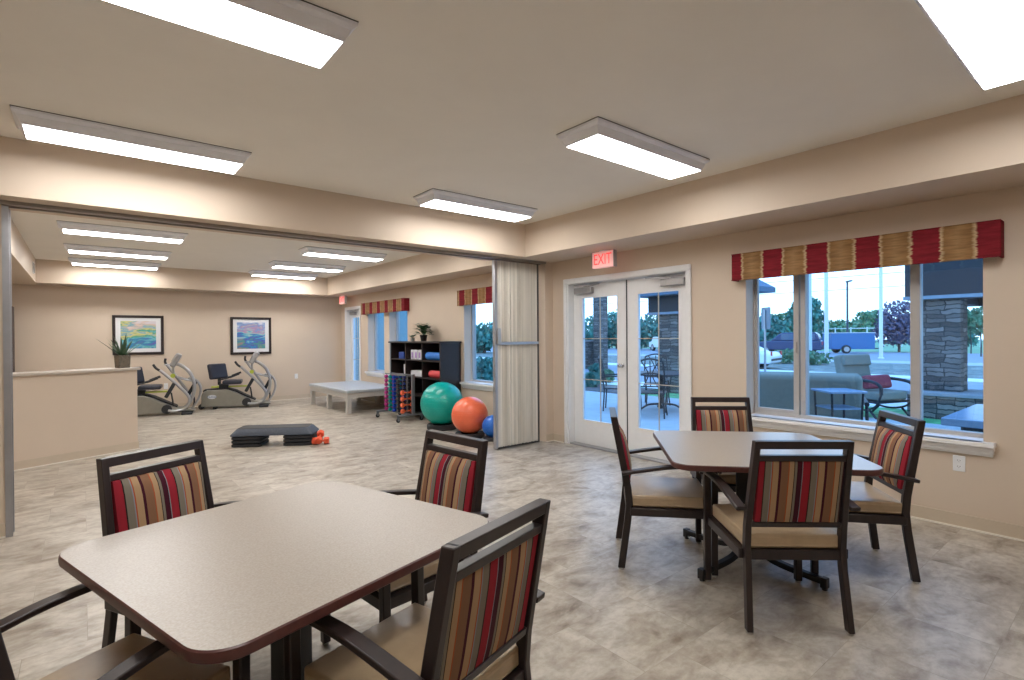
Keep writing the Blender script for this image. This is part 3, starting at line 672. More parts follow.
# ---------------------------------------------------------------- dining tables
def table(label, x, y, a, base, h=.736, ba=0):
    t = thing('dining_table', label, 'table', (x, y, 0), R(a), 'square beige-topped pedestal tables')
    bm = BM(); o = rrect(.533, .533, .105, 10); prism(bm, [(p[0]*.9935, p[1]*.9935) for p in o], h-.032, h); obj('tabletop', bm, lam_m, t, smooth=True)
    bm = BM(); n = len(o); secs = []
    prof = [(-.0035, -.0325), (.0, -.029), (.0015, -.016), (.0, -.004), (-.0035, -.0004), (-.0042, -.002), (-.0042, -.031)]
    rings = [[bm.verts.new((p[0]*(1+d/.533), p[1]*(1+d/.533), h+z)) for p in o] for d, z in prof]
    for i in range(len(prof)):
        A_, B_ = rings[i], rings[(i+1) % len(prof)]
        for k in range(n): bm.faces.new((A_[k], A_[(k+1) % n], B_[(k+1) % n], B_[k]))
    obj('edge_band', bm, edge_m, t)
    bx, by = base; mx = Matrix.Translation((bx, by, 0)) @ Matrix.Rotation(R(ba), 4, 'Z')
    bm = BM(); v_ = prism(bm, rrect(.052, .052, .012, 4), .10, h-.034); v_ += prism(bm, rrect(.23, .23, .03, 4), h-.046, h-.0335)
    bmesh.ops.transform(bm, matrix=mx, verts=v_); obj('pedestal_column', bm, black_m, t)
    for q in range(4):
        m2 = mx @ Matrix.Rotation(R(90*q), 4, 'Z')
        bm = BM(); pts = smooth_path([(.045, 0, .17), (.085, 0, .105), (.16, 0, .066), (.30, 0, .052), (.465, 0, .048)], 5)
        v_ = flatpath(bm, pts, .038, .034, (0, 1, 0)); v_ += box(bm, .445, .480, -.020, .020, .012, .070)
        bmesh.ops.transform(bm, matrix=m2, verts=v_); ft = obj('foot', bm, black_m, t, bevel=.004)
        bm = BM(); v_ = lathe(bm, [(.014, 0), (.016, .004), (.010, .013)], 12, (.462, 0, 0)); bmesh.ops.transform(bm, matrix=m2, verts=v_); obj('glide', bm, black_m, ft)
table('square beige-topped table in the foreground with dark red edge', .563, 1.949, 15.8, (.0, .0), ba=20)
table('square beige-topped table by the wide window', 3.207, 1.611, 42.5, (.05, .0), ba=42.5)

# ---------------------------------------------------------------- exercise machines
shroud_m = mat('champagne_shroud', (.27, .26, .225), .32, .35, var=.05)
lime_m = plain('lime_trim', (.45, .52, .06)); navy_m = plain('dark_upholstery', (.018, .02, .035), .4)
def stepper(root):
    S = .715
    def T(p): return (p[0]*S, p[1], p[2])
    def tb(bm, pts, r, n=10): return tube(bm, [T(p) for p in pts], r, n)
    bm = BM(); prof = [(.06, .06), (.07, .28), (.10, .34), (.22, .385), (.70, .39), (.92, .33), (1.15, .23), (1.45, .13), (1.85, .085), (1.86, .05), (1.2, .04), (.3, .04)]
    prism(bm, [(x*S, z) for x, z in prof], -.16, .16, 'y'); sh = obj('base_shroud', bm, shroud_m, root, bevel=.025, seg=3)
    bm = BM(); prism(bm, [(x*S, z) for x, z in [(.10, .345), (.12, .395), (.72, .42), (.95, .36), (1.45, .16), (1.45, .135), (1.15, .24), (.92, .335), (.70, .392), (.22, .388)]], -.125, .125, 'y'); obj('top_rail', bm, rubber_m, root, bevel=.01)
    bm = BM(); prism(bm, [((.42+.11*math.cos(a*math.pi/8))*S-.06, .25+.042*math.sin(a*math.pi/8)) for a in range(16)], -.164, -.1605, 'y'); lp = obj('badge', bm, plain('badge_white', (.6, .62, .66)), sh)
    text('lettering', 'NuStep', .055, plain('badge_blue', (.05, .12, .3)), sh, Matrix.Translation((.42*S-.06, -.1645, .25)) @ Matrix.Rotation(R(90), 4, 'X'), .0005)
    for y in (-.13, .13):
        bm = BM(); lathe(bm, [(.001, -.02), (.05, -.02), (.055, -.01), (.055, .01), (.05, .02), (.001, .02)], 20, Mx=Matrix.Translation((.045, y, .056)) @ Matrix.Rotation(R(90), 4, 'X')); obj('wheel', bm, rubber_m, root)
    bm = BM(); box(bm, 1.55*S, 1.80*S, -.30, .30, .0, .045); obj('stabilizer', bm, rubber_m, root, bevel=.01)
    bm = BM(); box(bm, .35*S, .45*S, -.2, .2, 0, .04); obj('stabilizer', bm, rubber_m, root, bevel=.01)
    bm = BM(); box(bm, .30*S, 1.22*S, -.05, .05, .425, .455); obj('seat_rail', bm, lime_m, root, bevel=.006)
    bm = BM(); box(bm, .50*S, .74*S, -.09, .09, .40, .50); box(bm, .46*S, .54*S, -.03, .03, .48, .66); obj('seat_post', bm, rubber_m, root, bevel=.01)
    bm = BM(); box(bm, .60*S, 1.10*S, -.21, .21, .495, .575); obj('seat', bm, navy_m, root, bevel=.03, seg=4)
    bm = BM(); box(bm, -.045, .045, -.22, .22, 0, .32, Matrix.Translation((.47*S+.02, -.02, .605)) @ Matrix.Rotation(R(-38), 4, 'Z') @ Matrix.Rotation(R(-12), 4, 'Y')); obj('backrest', bm, navy_m, root, bevel=.035, seg=4)
    for y in (-.25, .25):
        bm = BM(); tb(bm, [(.50, y*.5, .56), (.58, y, .60), (.80, y, .64), (1.02, y, .71)], .012, 8); ar = obj('armrest', bm, rubber_m, root)
        bm = BM(); tb(bm, [(.80, y, .645), (.92, y, .68), (1.04, y, .715)], .022, 8); obj('pad', bm, rubber_m, ar)
    # front arc column and console
    for y in (-.06, .06):
        bm = BM(); tb(bm, [(1.38, y*.3, .97), (1.55, y, .92), (1.74, y, .78), (1.84, y, .55), (1.80, y, .32), (1.66, y, .12)], .029); obj('front_arc', bm, silver_m, root)
    bm = BM(); tb(bm, [(1.70, 0, .68), (1.90, 0, .62), (1.99, 0, .45), (1.93, 0, .26), (1.80, 0, .10)], .022); obj('rear_arc', bm, silver_m, root)
    bm = BM(); box(bm, -.025, .075, -.13, .13, -.12, .15, Matrix.Translation((1.38*S, 0, 1.03)) @ Matrix.Rotation(R(28), 4, 'Y')); cn = obj('console', bm, silver_m, root, bevel=.025, seg=3)
    bm = BM(); box(bm, -.029, -.0255, -.09, .09, -.03, .09, Matrix.Translation((1.38*S, 0, 1.03)) @ Matrix.Rotation(R(28), 4, 'Y')); obj('screen', bm, mat('lcd', (.12, .14, .13), .3), cn)
    bm = BM(); tb(bm, [(1.15, 0, .95), (1.36, 0, .95)], .012); tb(bm, [(1.36, 0, .95), (1.36, 0, .78)], .02); obj('console_neck', bm, silver_m, root)
    # lever arms with grips
    for y, dx, dz in ((-.24, 0, 0), (.24, .10, .09)):
        bm = BM(); tb(bm, [(1.08+dx, y, .86+dz), (1.40+dx*.5, y*.85, .62+dz*.4), (1.68, y*.8, .38), (1.73, y*.8, .24), (1.62, y*.8, .11), (1.42, y*.8, .075), (1.25, y*.8, .09)], .027); la = obj('lever_arm', bm, silver_m, root)
        bm = BM(); tb(bm, [(.94+dx*2.2, y*1.05, .97+dz), (1.0+dx*1.5, y*1.03, .90+dz), (1.10+dx, y, .84+dz)], .021); obj('grip', bm, rubber_m, la)
        bm = BM(); tb(bm, [(1.45, y*.6, .70), (1.62, y*.5, .66), (1.80, y*.3, .62)], .014); obj('link_bar', bm, silver_m, root)
    bm = BM(); lathe(bm, [(.001, -.03), (.04, -.03), (.04, .03), (.001, .03)], 18, Mx=Matrix.Translation((1.36*S, -.12, .74)) @ Matrix.Rotation(R(90), 4, 'X')); obj('pivot_cover', bm, lime_m, root)
    for y, x in ((-.17, 1.30), (.17, 1.78)):
        bm = BM(); box(bm, -.03, .03, -.07, .07, -.15, .15, Matrix.Translation((x*S, y, .47)) @ Matrix.Rotation(R(28), 4, 'Y')); pd = obj('pedal', bm, rubber_m, root, bevel=.015)
        bm = BM(); tb(bm, [(x+.02, y*.8, .42), (x+.05, y*.5, .22), (x+.03, y*.4, .12)], .014); obj('pedal_link', bm, rubber_m, pd)
    bm = BM(); lathe(bm, [(.001, -.02), (.085, -.02), (.085, .02), (.001, .02)], 24, Mx=Matrix.Translation((1.22*S, -.18, .115)) @ Matrix.Rotation(R(90), 4, 'X')); obj('crank_cover', bm, rubber_m, root)
s1 = thing('recumbent_stepper', 'grey recumbent exercise machine with its whole body in view, right of the pair', 'exercise machine', (1.83, 12.42, 0), R(-16), 'recumbent exercise machines'); stepper(s1)
dup(s1, (.37, 12.12, 0), R(-10), 'grey recumbent exercise machine partly hidden behind the half wall counter', 'recumbent exercise machines')

# ---------------------------------------------------------------- mat table
mt = thing('therapy_table', 'low pale grey padded therapy table by the far windows', 'table', (4.37, 10.62, 0))
HX, HY, ZT = .58, 1.06, .45
bm = BM(); box(bm, -HX, HX, -HY, HY, ZT-.055, ZT); obj('padded_top', bm, mat_top_m, mt, bevel=.012, seg=3)
bm = BM(); q = .02
box(bm, -HX+q, HX-q, -HY+q, -HY+q+.03, ZT-.15, ZT-.056); box(bm, -HX+q, HX-q, HY-q-.03, HY-q, ZT-.15, ZT-.056); box(bm, -HX+q, -HX+q+.03, -HY+q+.03, HY-q-.03, ZT-.15, ZT-.056); box(bm, HX-q-.03, HX-q, -HY+q+.03, HY-q-.03, ZT-.15, ZT-.056)
obj('apron', bm, ltgrey_m, mt, bevel=.003)
for sx in (-1, 1):
    for y in (-HY+.065, 0, HY-.065):
        bm = BM(); box(bm, sx*(HX-.06)-.042, sx*(HX-.06)+.042, y-.042, y+.042, 0, ZT-.057); obj('leg', bm, ltgrey_m, mt, bevel=.004)

# ---------------------------------------------------------------- shelving
SH = thing('cube_shelving', 'tall espresso cube shelving unit against the window wall', 'shelving', (4.58, 7.52, 0))
L, D, Hh, t_ = 1.84, .40, 1.362, .022
bm = BM(); box(bm, 0, D, 0, .03, 0, Hh-.03); box(bm, 0, D, L-.03, L, 0, Hh-.03); box(bm, D-.012, D, .03, L-.03, 0, Hh-.03)
zr = [.06, .40, .735, 1.035]; 
obj('case', bm, shelf_m, SH, bevel=.002)
bm = BM(); box(bm, -.03, D+.005, -.03, L+.03, Hh-.03, Hh); obj('top_board', bm, shelf_m, SH, bevel=.006)
for k in (1, 2, 3):
    if k < 3:
        bm = BM(); y = L*k/3; box(bm, 0, D-.013, y-t_/2, y+t_/2, .06, Hh-.031); obj('divider', bm, shelf_m, SH)
for z in zr:
    for k in range(3):
        bm = BM(); y0, y1 = (.031 if k == 0 else L*k/3+t_/2+.0005), (L-.031 if k == 2 else L*(k+1)/3-t_/2-.0005); box(bm, 0.002, D-.013, y0, y1, z-t_, z); obj('shelf', bm, shelf_m, SH)
def bx_(name, label, cat, dims, loc, m, rz=0, group=None, bev=.003, lid=None):
    bm = BM(); box(bm, -dims[0]/2, dims[0]/2, -dims[1]/2, dims[1]/2, 0, dims[2]); o = obj(name, bm, m, bevel=bev); o.location = loc; o.rotation_euler = (0, 0, rz); tag(o, label, cat, group); return o
blue_p = plain('blue_plastic', (.02, .06, .28)); blue2 = plain('dark_blue', (.02, .03, .12)); wht = plain('white_card', (.62, .62, .66)); pur = plain('lilac_print', (.35, .22, .5))
Sx, Sy = 4.58, 7.52
ty = lambda k: Sy+L*(k+.5)/3
bx_('storage_box', 'royal blue box in the upper left cube of the shelving', 'box', (.16, .20, .125), (Sx+.14, ty(2)-.03, 1.0355), blue_p)
bx_('foam_block', 'dark blue block beside the royal blue box, upper left cube', 'block', (.14, .12, .11), (Sx+.15, ty(2)-.22, 1.0355), blue2)
for k in range(3):
    o = thing('supply_carton', ['white and lilac carton at the left in the middle upper cube', 'white and lilac carton between two others in the middle upper cube', 'white and lilac carton at the right in the middle upper cube'][k], 'box', (Sx+.12, ty(1)+.15-.13*k, 1.0355), group='white and lilac cartons on the shelving')
    bm = BM(); box(bm, -.06, .06, -.055, .055, 0, .175); obj('carton', bm, wht, o, bevel=.002)
    bm = BM(); box(bm, -.0615, -.0605, -.035, .03, .03, .13); obj('printed_label', bm, pur, o)
bx_('paper_ream', 'stack of white paper in the middle cube of the shelving', 'paper', (.22, .40, .10), (Sx+.15, ty(1)-.02, .7355), wht, bev=.004)
bx_('white_carton', 'plain white box standing in the left middle cube', 'box', (.14, .12, .20), (Sx+.12, ty(2)-.21, .7355), wht)
def roll(name, label, y, z, r, ln, m, rz=0):
    o = thing(name, label, 'exercise mat', (Sx+.03+r, y, z+r+.001), rz); bm = BM()
    lathe(bm, [(.012, -ln/2), (r-.012, -ln/2), (r, -ln/2+.012), (r, ln/2-.012), (r-.012, ln/2), (.012, ln/2)], 26, Mx=Matrix.Rotation(R(90), 4, 'X')); obj('rolled_mat', bm, m, o)
    bm = BM(); pts = []; 
    for k in range(40): a = k*.42; rr = .014+(r-.02)*k/40; pts.append((rr*math.cos(a), -ln/2-.001, rr*math.sin(a)))
    tube(bm, pts, .0015, 4, False); obj('spiral_edge', bm, rubber_m, o)
roll('rolled_mat', 'bright blue rolled mat in the upper right cube of the shelving', ty(0)+.0, 1.035, .07, .52, plain('bright_blue_foam', (.015, .16, .55), .5))
roll('rolled_mat', 'coral red rolled mat in the right middle cube of the shelving', ty(0)-.05, .735, .062, .42, plain('coral_foam', (.55, .05, .06), .5))

# ---------------------------------------------------------------- dumbbell rack and dumbbells
rk = thing('dumbbell_rack', 'grey vertical dumbbell rack on casters in front of the shelving', 'rack', (4.30, 8.46, 0))
grey_st = mat('grey_steel', (.20, .21, .23), .4, .5); bm = BM()
for sy in (-.40, .40):
    for sx in (.06,):
        bm = BM(); bar(bm, (sx, sy, .13), (sx, sy, .80), .055, .04, (0, 1, 0)); obj('upright', bm, grey_st, rk, bevel=.004)
    bm = BM(); bar(bm, (-.24, sy, .115), (.24, sy, .115), .04, .03); obj('base_arm', bm, grey_st, rk, bevel=.004)
    for sx in (-.22, .22):
        bm = BM(); lathe(bm, [(.001, -.012), (.032, -.012), (.036, -.006), (.036, .006), (.032, .012), (.001, .012)], 18, Mx=Matrix.Translation((sx, sy, .037)) @ Matrix.Rotation(R(90), 4, 'X')); cs = obj('caster', bm, rubber_m, rk)
        bm = BM(); box(bm, sx-.018, sx+.018, sy-.018, sy-.014, .03, .10); box(bm, sx-.018, sx+.018, sy+.014, sy+.018, .03, .10); box(bm, sx-.018, sx+.018, sy-.018, sy+.018, .09, .10); obj('caster_fork', bm, grey_st, cs)
bm = BM(); bar(bm, (0, -.38, .115), (0, .38, .115), .05, .03); obj('bottom_rail', bm, grey_st, rk, bevel=.004)
bm = BM(); bar(bm, (-.07, -.38, .785), (-.07, .38, .785), .02, .02); bar(bm, (.07, -.38, .785), (.07, .38, .785), .02, .02); obj('top_rail', bm, grey_st, rk)
for k in range(6):
    for sx in (-.05, .05):
        bm = BM(); y = -.385+.154*k
        bar(bm, (sx, y, .13), (sx, y, .775), .008, .008, (0, 1, 0)); obj('divider_rod', bm, grey_st, rk)
def dumbbell(nm, label, m, loc, r, hl, total, Mx=None, group=None):
    o = thing(nm, label, 'dumbbell', loc, group=group); Rt = Matrix.Rotation(R(90), 4, 'Y')
    for s in (-1, 1):
        bm = BM(); a, b = s*total/2, s*(total/2-hl); pr = [(r*.82, a), (r, a-s*.008), (r, b+s*.008), (r*.8, b)]
        if s > 0: pr = pr[::-1]
        lathe(bm, pr, 6, Mx=Rt); obj('weight_head', bm, m, o, smooth=False)
    bm = BM(); tube(bm, [(-total/2+hl+.0005, 0, 0), (0, 0, 0), (total/2-hl-.0005, 0, 0)], [.013]*3+[.016]*3+[.013]*9, 10); obj('handle', bm, m, o)
    if Mx is not None: o.rotation_euler = Mx
    return o
cols = [('magenta', (.42, .03, .20), 9, .032, .31), ('teal green', (.0, .26, .22), 9, .032, .155), ('royal blue', (.01, .05, .40), 9, .033, 0), ('charcoal', (.03, .03, .035), 8, .036, -.154), ('orange', (.72, .13, .05), 4, .042, -.308)]
ordn = ['lowest', 'second', 'third', 'fourth', 'fifth', 'sixth', 'seventh', 'eighth', 'ninth']
dm = {}
for cn, cc, n, r, y in cols:
    m = plain('vinyl_'+cn.replace(' ', '_'), cc, .35); dm[cn] = m; p0 = None
    for i in range(n):
        lb = ('lowest %s dumbbell in the rack' % cn) if i == 0 else ('%s dumbbell in the rack, %s from the bottom of its column' % (cn, ordn[i]))
        pitch = .645/9 if n > 5 else .105
        loc = (4.30, 8.46+y, .135+r*.9+pitch*i); g = cn+' dumbbells in the rack'
        if p0 is None: p0 = dumbbell('hex_dumbbell', lb, m, loc, r, .055, .24, group=g)
        else: dup(p0, loc, 0, lb, g)

# ---------------------------------------------------------------- aerobic step with loose dumbbells
ang = math.atan2(-.52, .86)
st = thing('aerobic_step', 'long dark aerobic step on stacked black risers', 'step', (2.015, 7.585, 0), ang)
step_m = mat('step_top', (.05, .062, .085), .55, var=.15, scale=60)
bm = BM(); 
def rr_(hx, hy, z, r=.05): return [(p[0], p[1], z) for p in rrect(hx, hy, r, 4)]
loft(bm, [rr_(.53, .20, .148), rr_(.53, .20, .160), rr_(.465, .155, .232), rr_(.455, .148, .238)]); obj('platform', bm, step_m, st)
bm = BM(); loft(bm, [rr_(.45, .144, .2385), rr_(.45, .144, .242)]); obj('grip_mat', bm, rubber_m, st)
for s in (-1, 1):
    for k in range(3):
        bm = BM(); cx = s*.325; z = .048*k
        loft(bm, [[(p[0]+cx, p[1], z_) for p in rrect(h_, h_, .04, 4)] for h_, z_ in ((.175, z+.001), (.19, z+.008), (.19, z+.036), (.17, z+.047))]); obj('riser', bm, rubber_m, st)
od = plain('bright_orange_vinyl', (.75, .10, .04), .35)
c_, s_ = math.cos(ang), math.sin(ang)
dumbbell('hex_dumbbell', 'orange dumbbell lying flat on the floor beside the step', od, (2.47, 7.16, .044), .05, .068, .22, (0, 0, ang+.1), 'loose orange dumbbells by the step')
dumbbell('hex_dumbbell', 'orange dumbbell leaning across the other beside the step', od, (2.455, 7.145, .101), .05, .068, .22, (0, R(-24), R(62)), 'loose orange dumbbells by the step')

# ---------------------------------------------------------------- exercise balls
def ball(label, x, y, r, m, ringr, rh):
    o = thing('exercise_ball', label, 'ball', (x, y, rh*.75)); bm = BM()
    bmesh.ops.create_uvsphere(bm, u_segments=48, v_segments=28, radius=r); bmesh.ops.translate(bm, verts=bm.verts, vec=(0, 0, r)); obj('ball_shell', bm, m, o, angle=80)
    bm = BM()
    for k in (-3, -2, -1, 1, 2, 3):
        z = r+k*r*.11; q = math.sqrt(r*r-(z-r)**2)+.0005; n = 48
        pts = [(q*math.cos(2*math.pi*i/n), q*math.sin(2*math.pi*i/n), z) for i in range(n+1)]; tube(bm, pts, .0012, 5, False)
    obj('grip_ridge', bm, m, o)
def ring(label, x, y, ro, h, r):
    ri = math.sqrt(max(0, r*r-(r-h*.25)**2)); b_ = BM()
    lathe(b_, [(ro-.01, 0), (ro, .01), (ro, h-.015), (ro-.015, h), (max(ri, ro-.09), h*.88), (max(ri, ro-.09)-.02, h*.3), (max(ri, ro-.09)-.03, 0)], 36)
    o = obj('ball_base', b_, rubber_m); o.location = (x, y, 0); tag(o, label, 'ball stand', 'black ring bases under the exercise balls')
balls = [(4.34, 7.09, .335, (.0, .34, .29), 'large teal exercise ball on a black ring base', 'black ring base under the large teal ball', .235, .085),
         (4.28, 6.24, .262, (.80, .16, .075), 'orange exercise ball next to the teal one', 'black ring base under the orange ball', .215, .07),
         (4.40, 5.84, .155, (.01, .14, .60), 'small blue exercise ball half hidden by the folded partition', 'black ring base under the small blue ball', .14, .05)]
for x, y, r, c, lb, lr, ro, rh in balls:
    h = rh; ball(lb, x, y, r, plain('ball_vinyl', c, .28), ro, h); ring(lr, x, y, ro, h, r)

# ================================================================= outdoors
def at(px, d, z=0.0):
    t = (px-512)/526.756; return (d*(math.sin(YAW)+t*math.cos(YAW)), d*(math.cos(YAW)-t*math.sin(YAW)), z)
def ground(name, label, x0, x1, y0, y1, z, m, th=.05):
    bm = BM(); box(bm, x0, x1, y0, y1, z-th, z); o = obj(name, bm, m, smooth=False); o['kind'] = 'structure'; o['label'] = label; o['category'] = name.replace('_', ' '); return o
ground('patio_slab', 'pale concrete patio outside the windows', 5.25, 10.6, -8, 15.9, -.02, conc_m)
ground('lawn_strip', 'green grass strip past the patio', 10.6, 12.2, -30, 45, -.02, grass_m)
ground('sidewalk', 'pale sidewalk beyond the grass strip', 12.2, 13.6, -30, 45, -.015, kerb_m)
ground('parking_lot', 'grey asphalt parking lot', 13.6, 20.6, -30, 60, -.03, asphalt_m)
ground('kerb_line', 'white kerb beyond the parking lot', 20.6, 22.0, -30, 60, -.01, kerb_m)
ground('planting_bed', 'dark mulched planting strip along the road', 22.0, 31.0, -30, 60, -.025, mat('bed', (.17, .19, .17), .9, var=.5, scale=2))
ground('verge', 'pale verge along the road', 31, 34, -30, 80, -.02, conc_m)
ground('road', 'grey road beyond the planting strip', 34, 50.0, -50, 100, -.03, asphalt_m)
ground('far_lawn', 'green lawn across the road', 50.0, 160.0, -80, 160, -.02, lawn_m)
ground('side_lawn', 'lawn and beds beyond the building wing', 5.25, 10.6, 16.1, 80, -.02, lawn_m)
ground('mulch_bed', 'mulch bed by the stone wall', 10.4, 12.0, 8.5, 15.8, .0, mulch_m)

def stone_block(name, label, cat, x0, x1, y0, y1, z0, z1, cap=True):
    t = thing(name, label, cat, ((x0+x1)/2, (y0+y1)/2, z0)); hx, hy, h = (x1-x0)/2, (y1-y0)/2, z1-z0
    bm = BM(); box(bm, -hx, hx, -hy, hy, 0, h-(.06 if cap else 0)); obj('masonry', bm, stone_m, t, smooth=False)
    if cap: bm = BM(); box(bm, -hx-.04, hx+.04, -hy-.04, hy+.04, h-.06, h); obj('cap_stone', bm, mat('cap_grey', (.30, .31, .33), .8), t, bevel=.008)
    return t
def porch(label, x0, x1, y0, y1, zb, zt, eave, over=.4, rise=.5):
    t = thing('porch_roof', label, 'porch roof', ((x0+x1)/2, (y0+y1)/2, 0)); hx, hy = (x1-x0)/2, (y1-y0)/2
    bm = BM(); box(bm, -hx, -hx+.45, -hy, hy, zb, zt); box(bm, hx-.45, hx, -hy, hy, zb, zt); box(bm, -hx+.45, hx-.45, hy-.4, hy, zb, zt); box(bm, -hx+.45, hx-.45, -hy, -hy+.4, zb, zt); obj('fascia_beam', bm, darkfas_m, t, smooth=False)
    bm = BM(); box(bm, -hx-.03, -hx, -hy-.02, hy+.02, zb, zb+.06); obj('beam_trim', bm, mat('beam_trim', (.22, .28, .34), .6), t)
    bm = BM(); box(bm, -hx+.46, hx-.46, -hy+.41, hy-.41, zt-.1, zt-.04); obj('porch_ceiling', bm, porch_m, t, smooth=False)
    bm = BM(); a, b = hx+over, hy+over; r_ = min(a, b)*.8
    loft(bm, [[(-a, -b, zt), (a, -b, zt), (a, b, zt), (-a, b, zt)], [(-a, -b, zt+eave), (a, -b, zt+eave), (a, b, zt+eave), (-a, b, zt+eave)], [(-a+r_, -b+r_, zt+eave+rise), (a-r_, -b+r_, zt+eave+rise), (a-r_, b-r_, zt+eave+rise), (-a+r_, b-r_, zt+eave+rise)]]); obj('roof', bm, siding_m, t, smooth=False)
porch('dark canopy seen through the right window pane', 11.4, 15.5, -7.5, 2.88, 2.03, 2.72, .5, .02, .3)
porch('canopy with hipped roof seen through the right french door', 11.4, 12.5, 6.15, 8.40, 1.97, 2.44, .12, .35, .55)
stone_block('stone_column', 'stacked stone column seen in the right window pane', 'column', 11.5, 12.02, 2.13, 2.64, .431, 2.028, False)
stone_block('seat_wall', 'low stone seat wall under the stone column', 'wall', 11.2, 12.3, -5, 2.80, -.02, .43)
stone_block('stone_column', 'stacked stone column seen through the right french door', 'column', 11.5, 11.95, 7.62, 8.14, -.02, 1.968, False)
stone_block('stone_column', 'tall pale stone column seen through the left french door', 'column', 17.75, 18.2, 15.6, 16.05, -.03, 3.4, False)
stone_block('garden_wall', 'stone wall with pale cap seen through the left french door', 'wall', 15.2, 18.9, 16.25, 16.5, -.03, 1.25)
o = thing('building_wing', 'blue-grey building wing beyond the far windows', 'building', (7.2, 16.3, -.03))
bm = BM(); box(bm, -1.95, 1.9, -.3, .3, 0, 3.8); obj('wall', bm, mat('wing_blue', (.16, .27, .30), .7, var=.03), o, smooth=False)
bm = BM(); box(bm, -1.95, 2.2, -.6, .6, 3.8, 3.95); obj('eave', bm, darkfas_m, o)
bm = BM(); box(bm, 16.5, 17.05, 15.9, 16.2, -.03, 3.4); o = obj('porch_post', bm, mat('post_blue', (.16, .26, .38), .6)); tag(o, 'blue-grey post at the left edge of the left french door', 'post')
# fire table
ft = thing('fire_table', 'square patio table with smooth slab top and stone base', 'table', (7.36, .62, -.02))
bm = BM(); box(bm, -.79, .79, -.75, .75, .545, .62); obj('slab_top', bm, mat('slab', (.22, .30, .42), .25), ft, bevel=.01)
bm = BM(); box(bm, -.66, .66, -.62, .62, 0, .545); obj('stone_base', bm, stone_m, ft, smooth=False)
# patio lounge seating: cushion and metal frame
def lounge(name, label, cat, loc, rz, wd, h=1.0, red=False):
    t = thing(name, label, cat, loc, rz); hw = wd/2      # faces +y
    bm = BM(); box(bm, -hw+.06, hw-.06, -.28, .34, .30, .46); obj('seat_cushion', bm, cush_m, t, bevel=.04, seg=4)
    n = max(1, round(wd/1.3)); cw = (wd-.12)/n
    for k in range(n):
        x0 = -hw+.06+cw*k
        bm = BM(); box(bm, x0+.005, x0+cw-.005, -.09, .09, 0, h-.44, Matrix.Translation((0, -.33, .44)) @ Matrix.Rotation(R(12), 4, 'X')); bc = obj('back_cushion', bm, cush_m, t, bevel=.06, seg=4)
        bm = BM(); box(bm, x0+.02, x0+cw-.02, .06, .14, h-.66, h-.45, Matrix.Translation((0, -.33, .44)) @ Matrix.Rotation(R(12), 4, 'X')); obj('head_pillow', bm, cush_m, bc, bevel=.035, seg=4)
    for s in (-1, 1):
        bm = BM(); x = s*(hw-.02)
        tube(bm, [(x, -.42, .62), (x, -.1, .65), (x, .25, .63), (x, .40, .56), (x, .42, .42)], .028, 8); ar = obj('armrest', bm, iron_m, t)
        bm = BM(); tube(bm, [(x, -.40, .62), (x, -.42, .35), (x, -.30, .18), (x, 0, .12), (x, .30, .2), (x, .42, .42)], .018, 8); tube(bm, [(x, -.2, .14), (x, -.34, .0)], .02, 8, False); tube(bm, [(x, .2, .15), (x, .34, .0)], .02, 8, False); obj('side_frame', bm, iron_m, t)
    bm = BM(); box(bm, -hw+.02, hw-.02, -.30, .36, .26, .298); obj('seat_deck', bm, iron_m, t, bevel=.005)
    return t
c1 = lounge('patio_armchair', 'grey cushioned patio armchair facing the window', 'armchair', (*at(874, 9.4)[:2], -.02), R(160), .84, 1.08)
bm = BM(); box(bm, -.30, .30, -.07, .07, 0, .24, Matrix.Rotation(R(14), 4, 'X')); o = obj('throw_pillow', bm, redc_m, bevel=.05, seg=4); px_, py_, _ = at(878, 9.28); o.location = (px_, py_, .47); o.rotation_euler = (0, 0, R(160)); tag(o, 'dark red pillow on the grey patio armchair', 'pillow')
lounge('patio_loveseat', 'long grey patio loveseat just outside the left window pane', 'sofa', (7.16, 3.20, -.02), R(-66), 1.9, .98)
sd = thing('patio_side_table', 'small black-framed patio table with blue-grey top', 'table', (*at(838, 5.95)[:2], -.02), R(-40))
bm = BM(); box(bm, -.20, .20, -.20, .20, .80, .825); obj('table_top', bm, mat('blue_top', (.20, .30, .45), .25), sd, bevel=.004)
bm = BM(); box(bm, -.165, .165, -.165, .165, .62, .635); obj('lower_shelf', bm, mat('blue_shelf', (.18, .27, .40), .3), sd)
for sx in (-1, 1):
    for sy in (-1, 1):
        bm = BM(); tube(bm, [(sx*.17, sy*.17, .80), (sx*.16, sy*.16, .4), (sx*.18, sy*.18, 0)], .012, 8); obj('leg', bm, iron_m, sd)
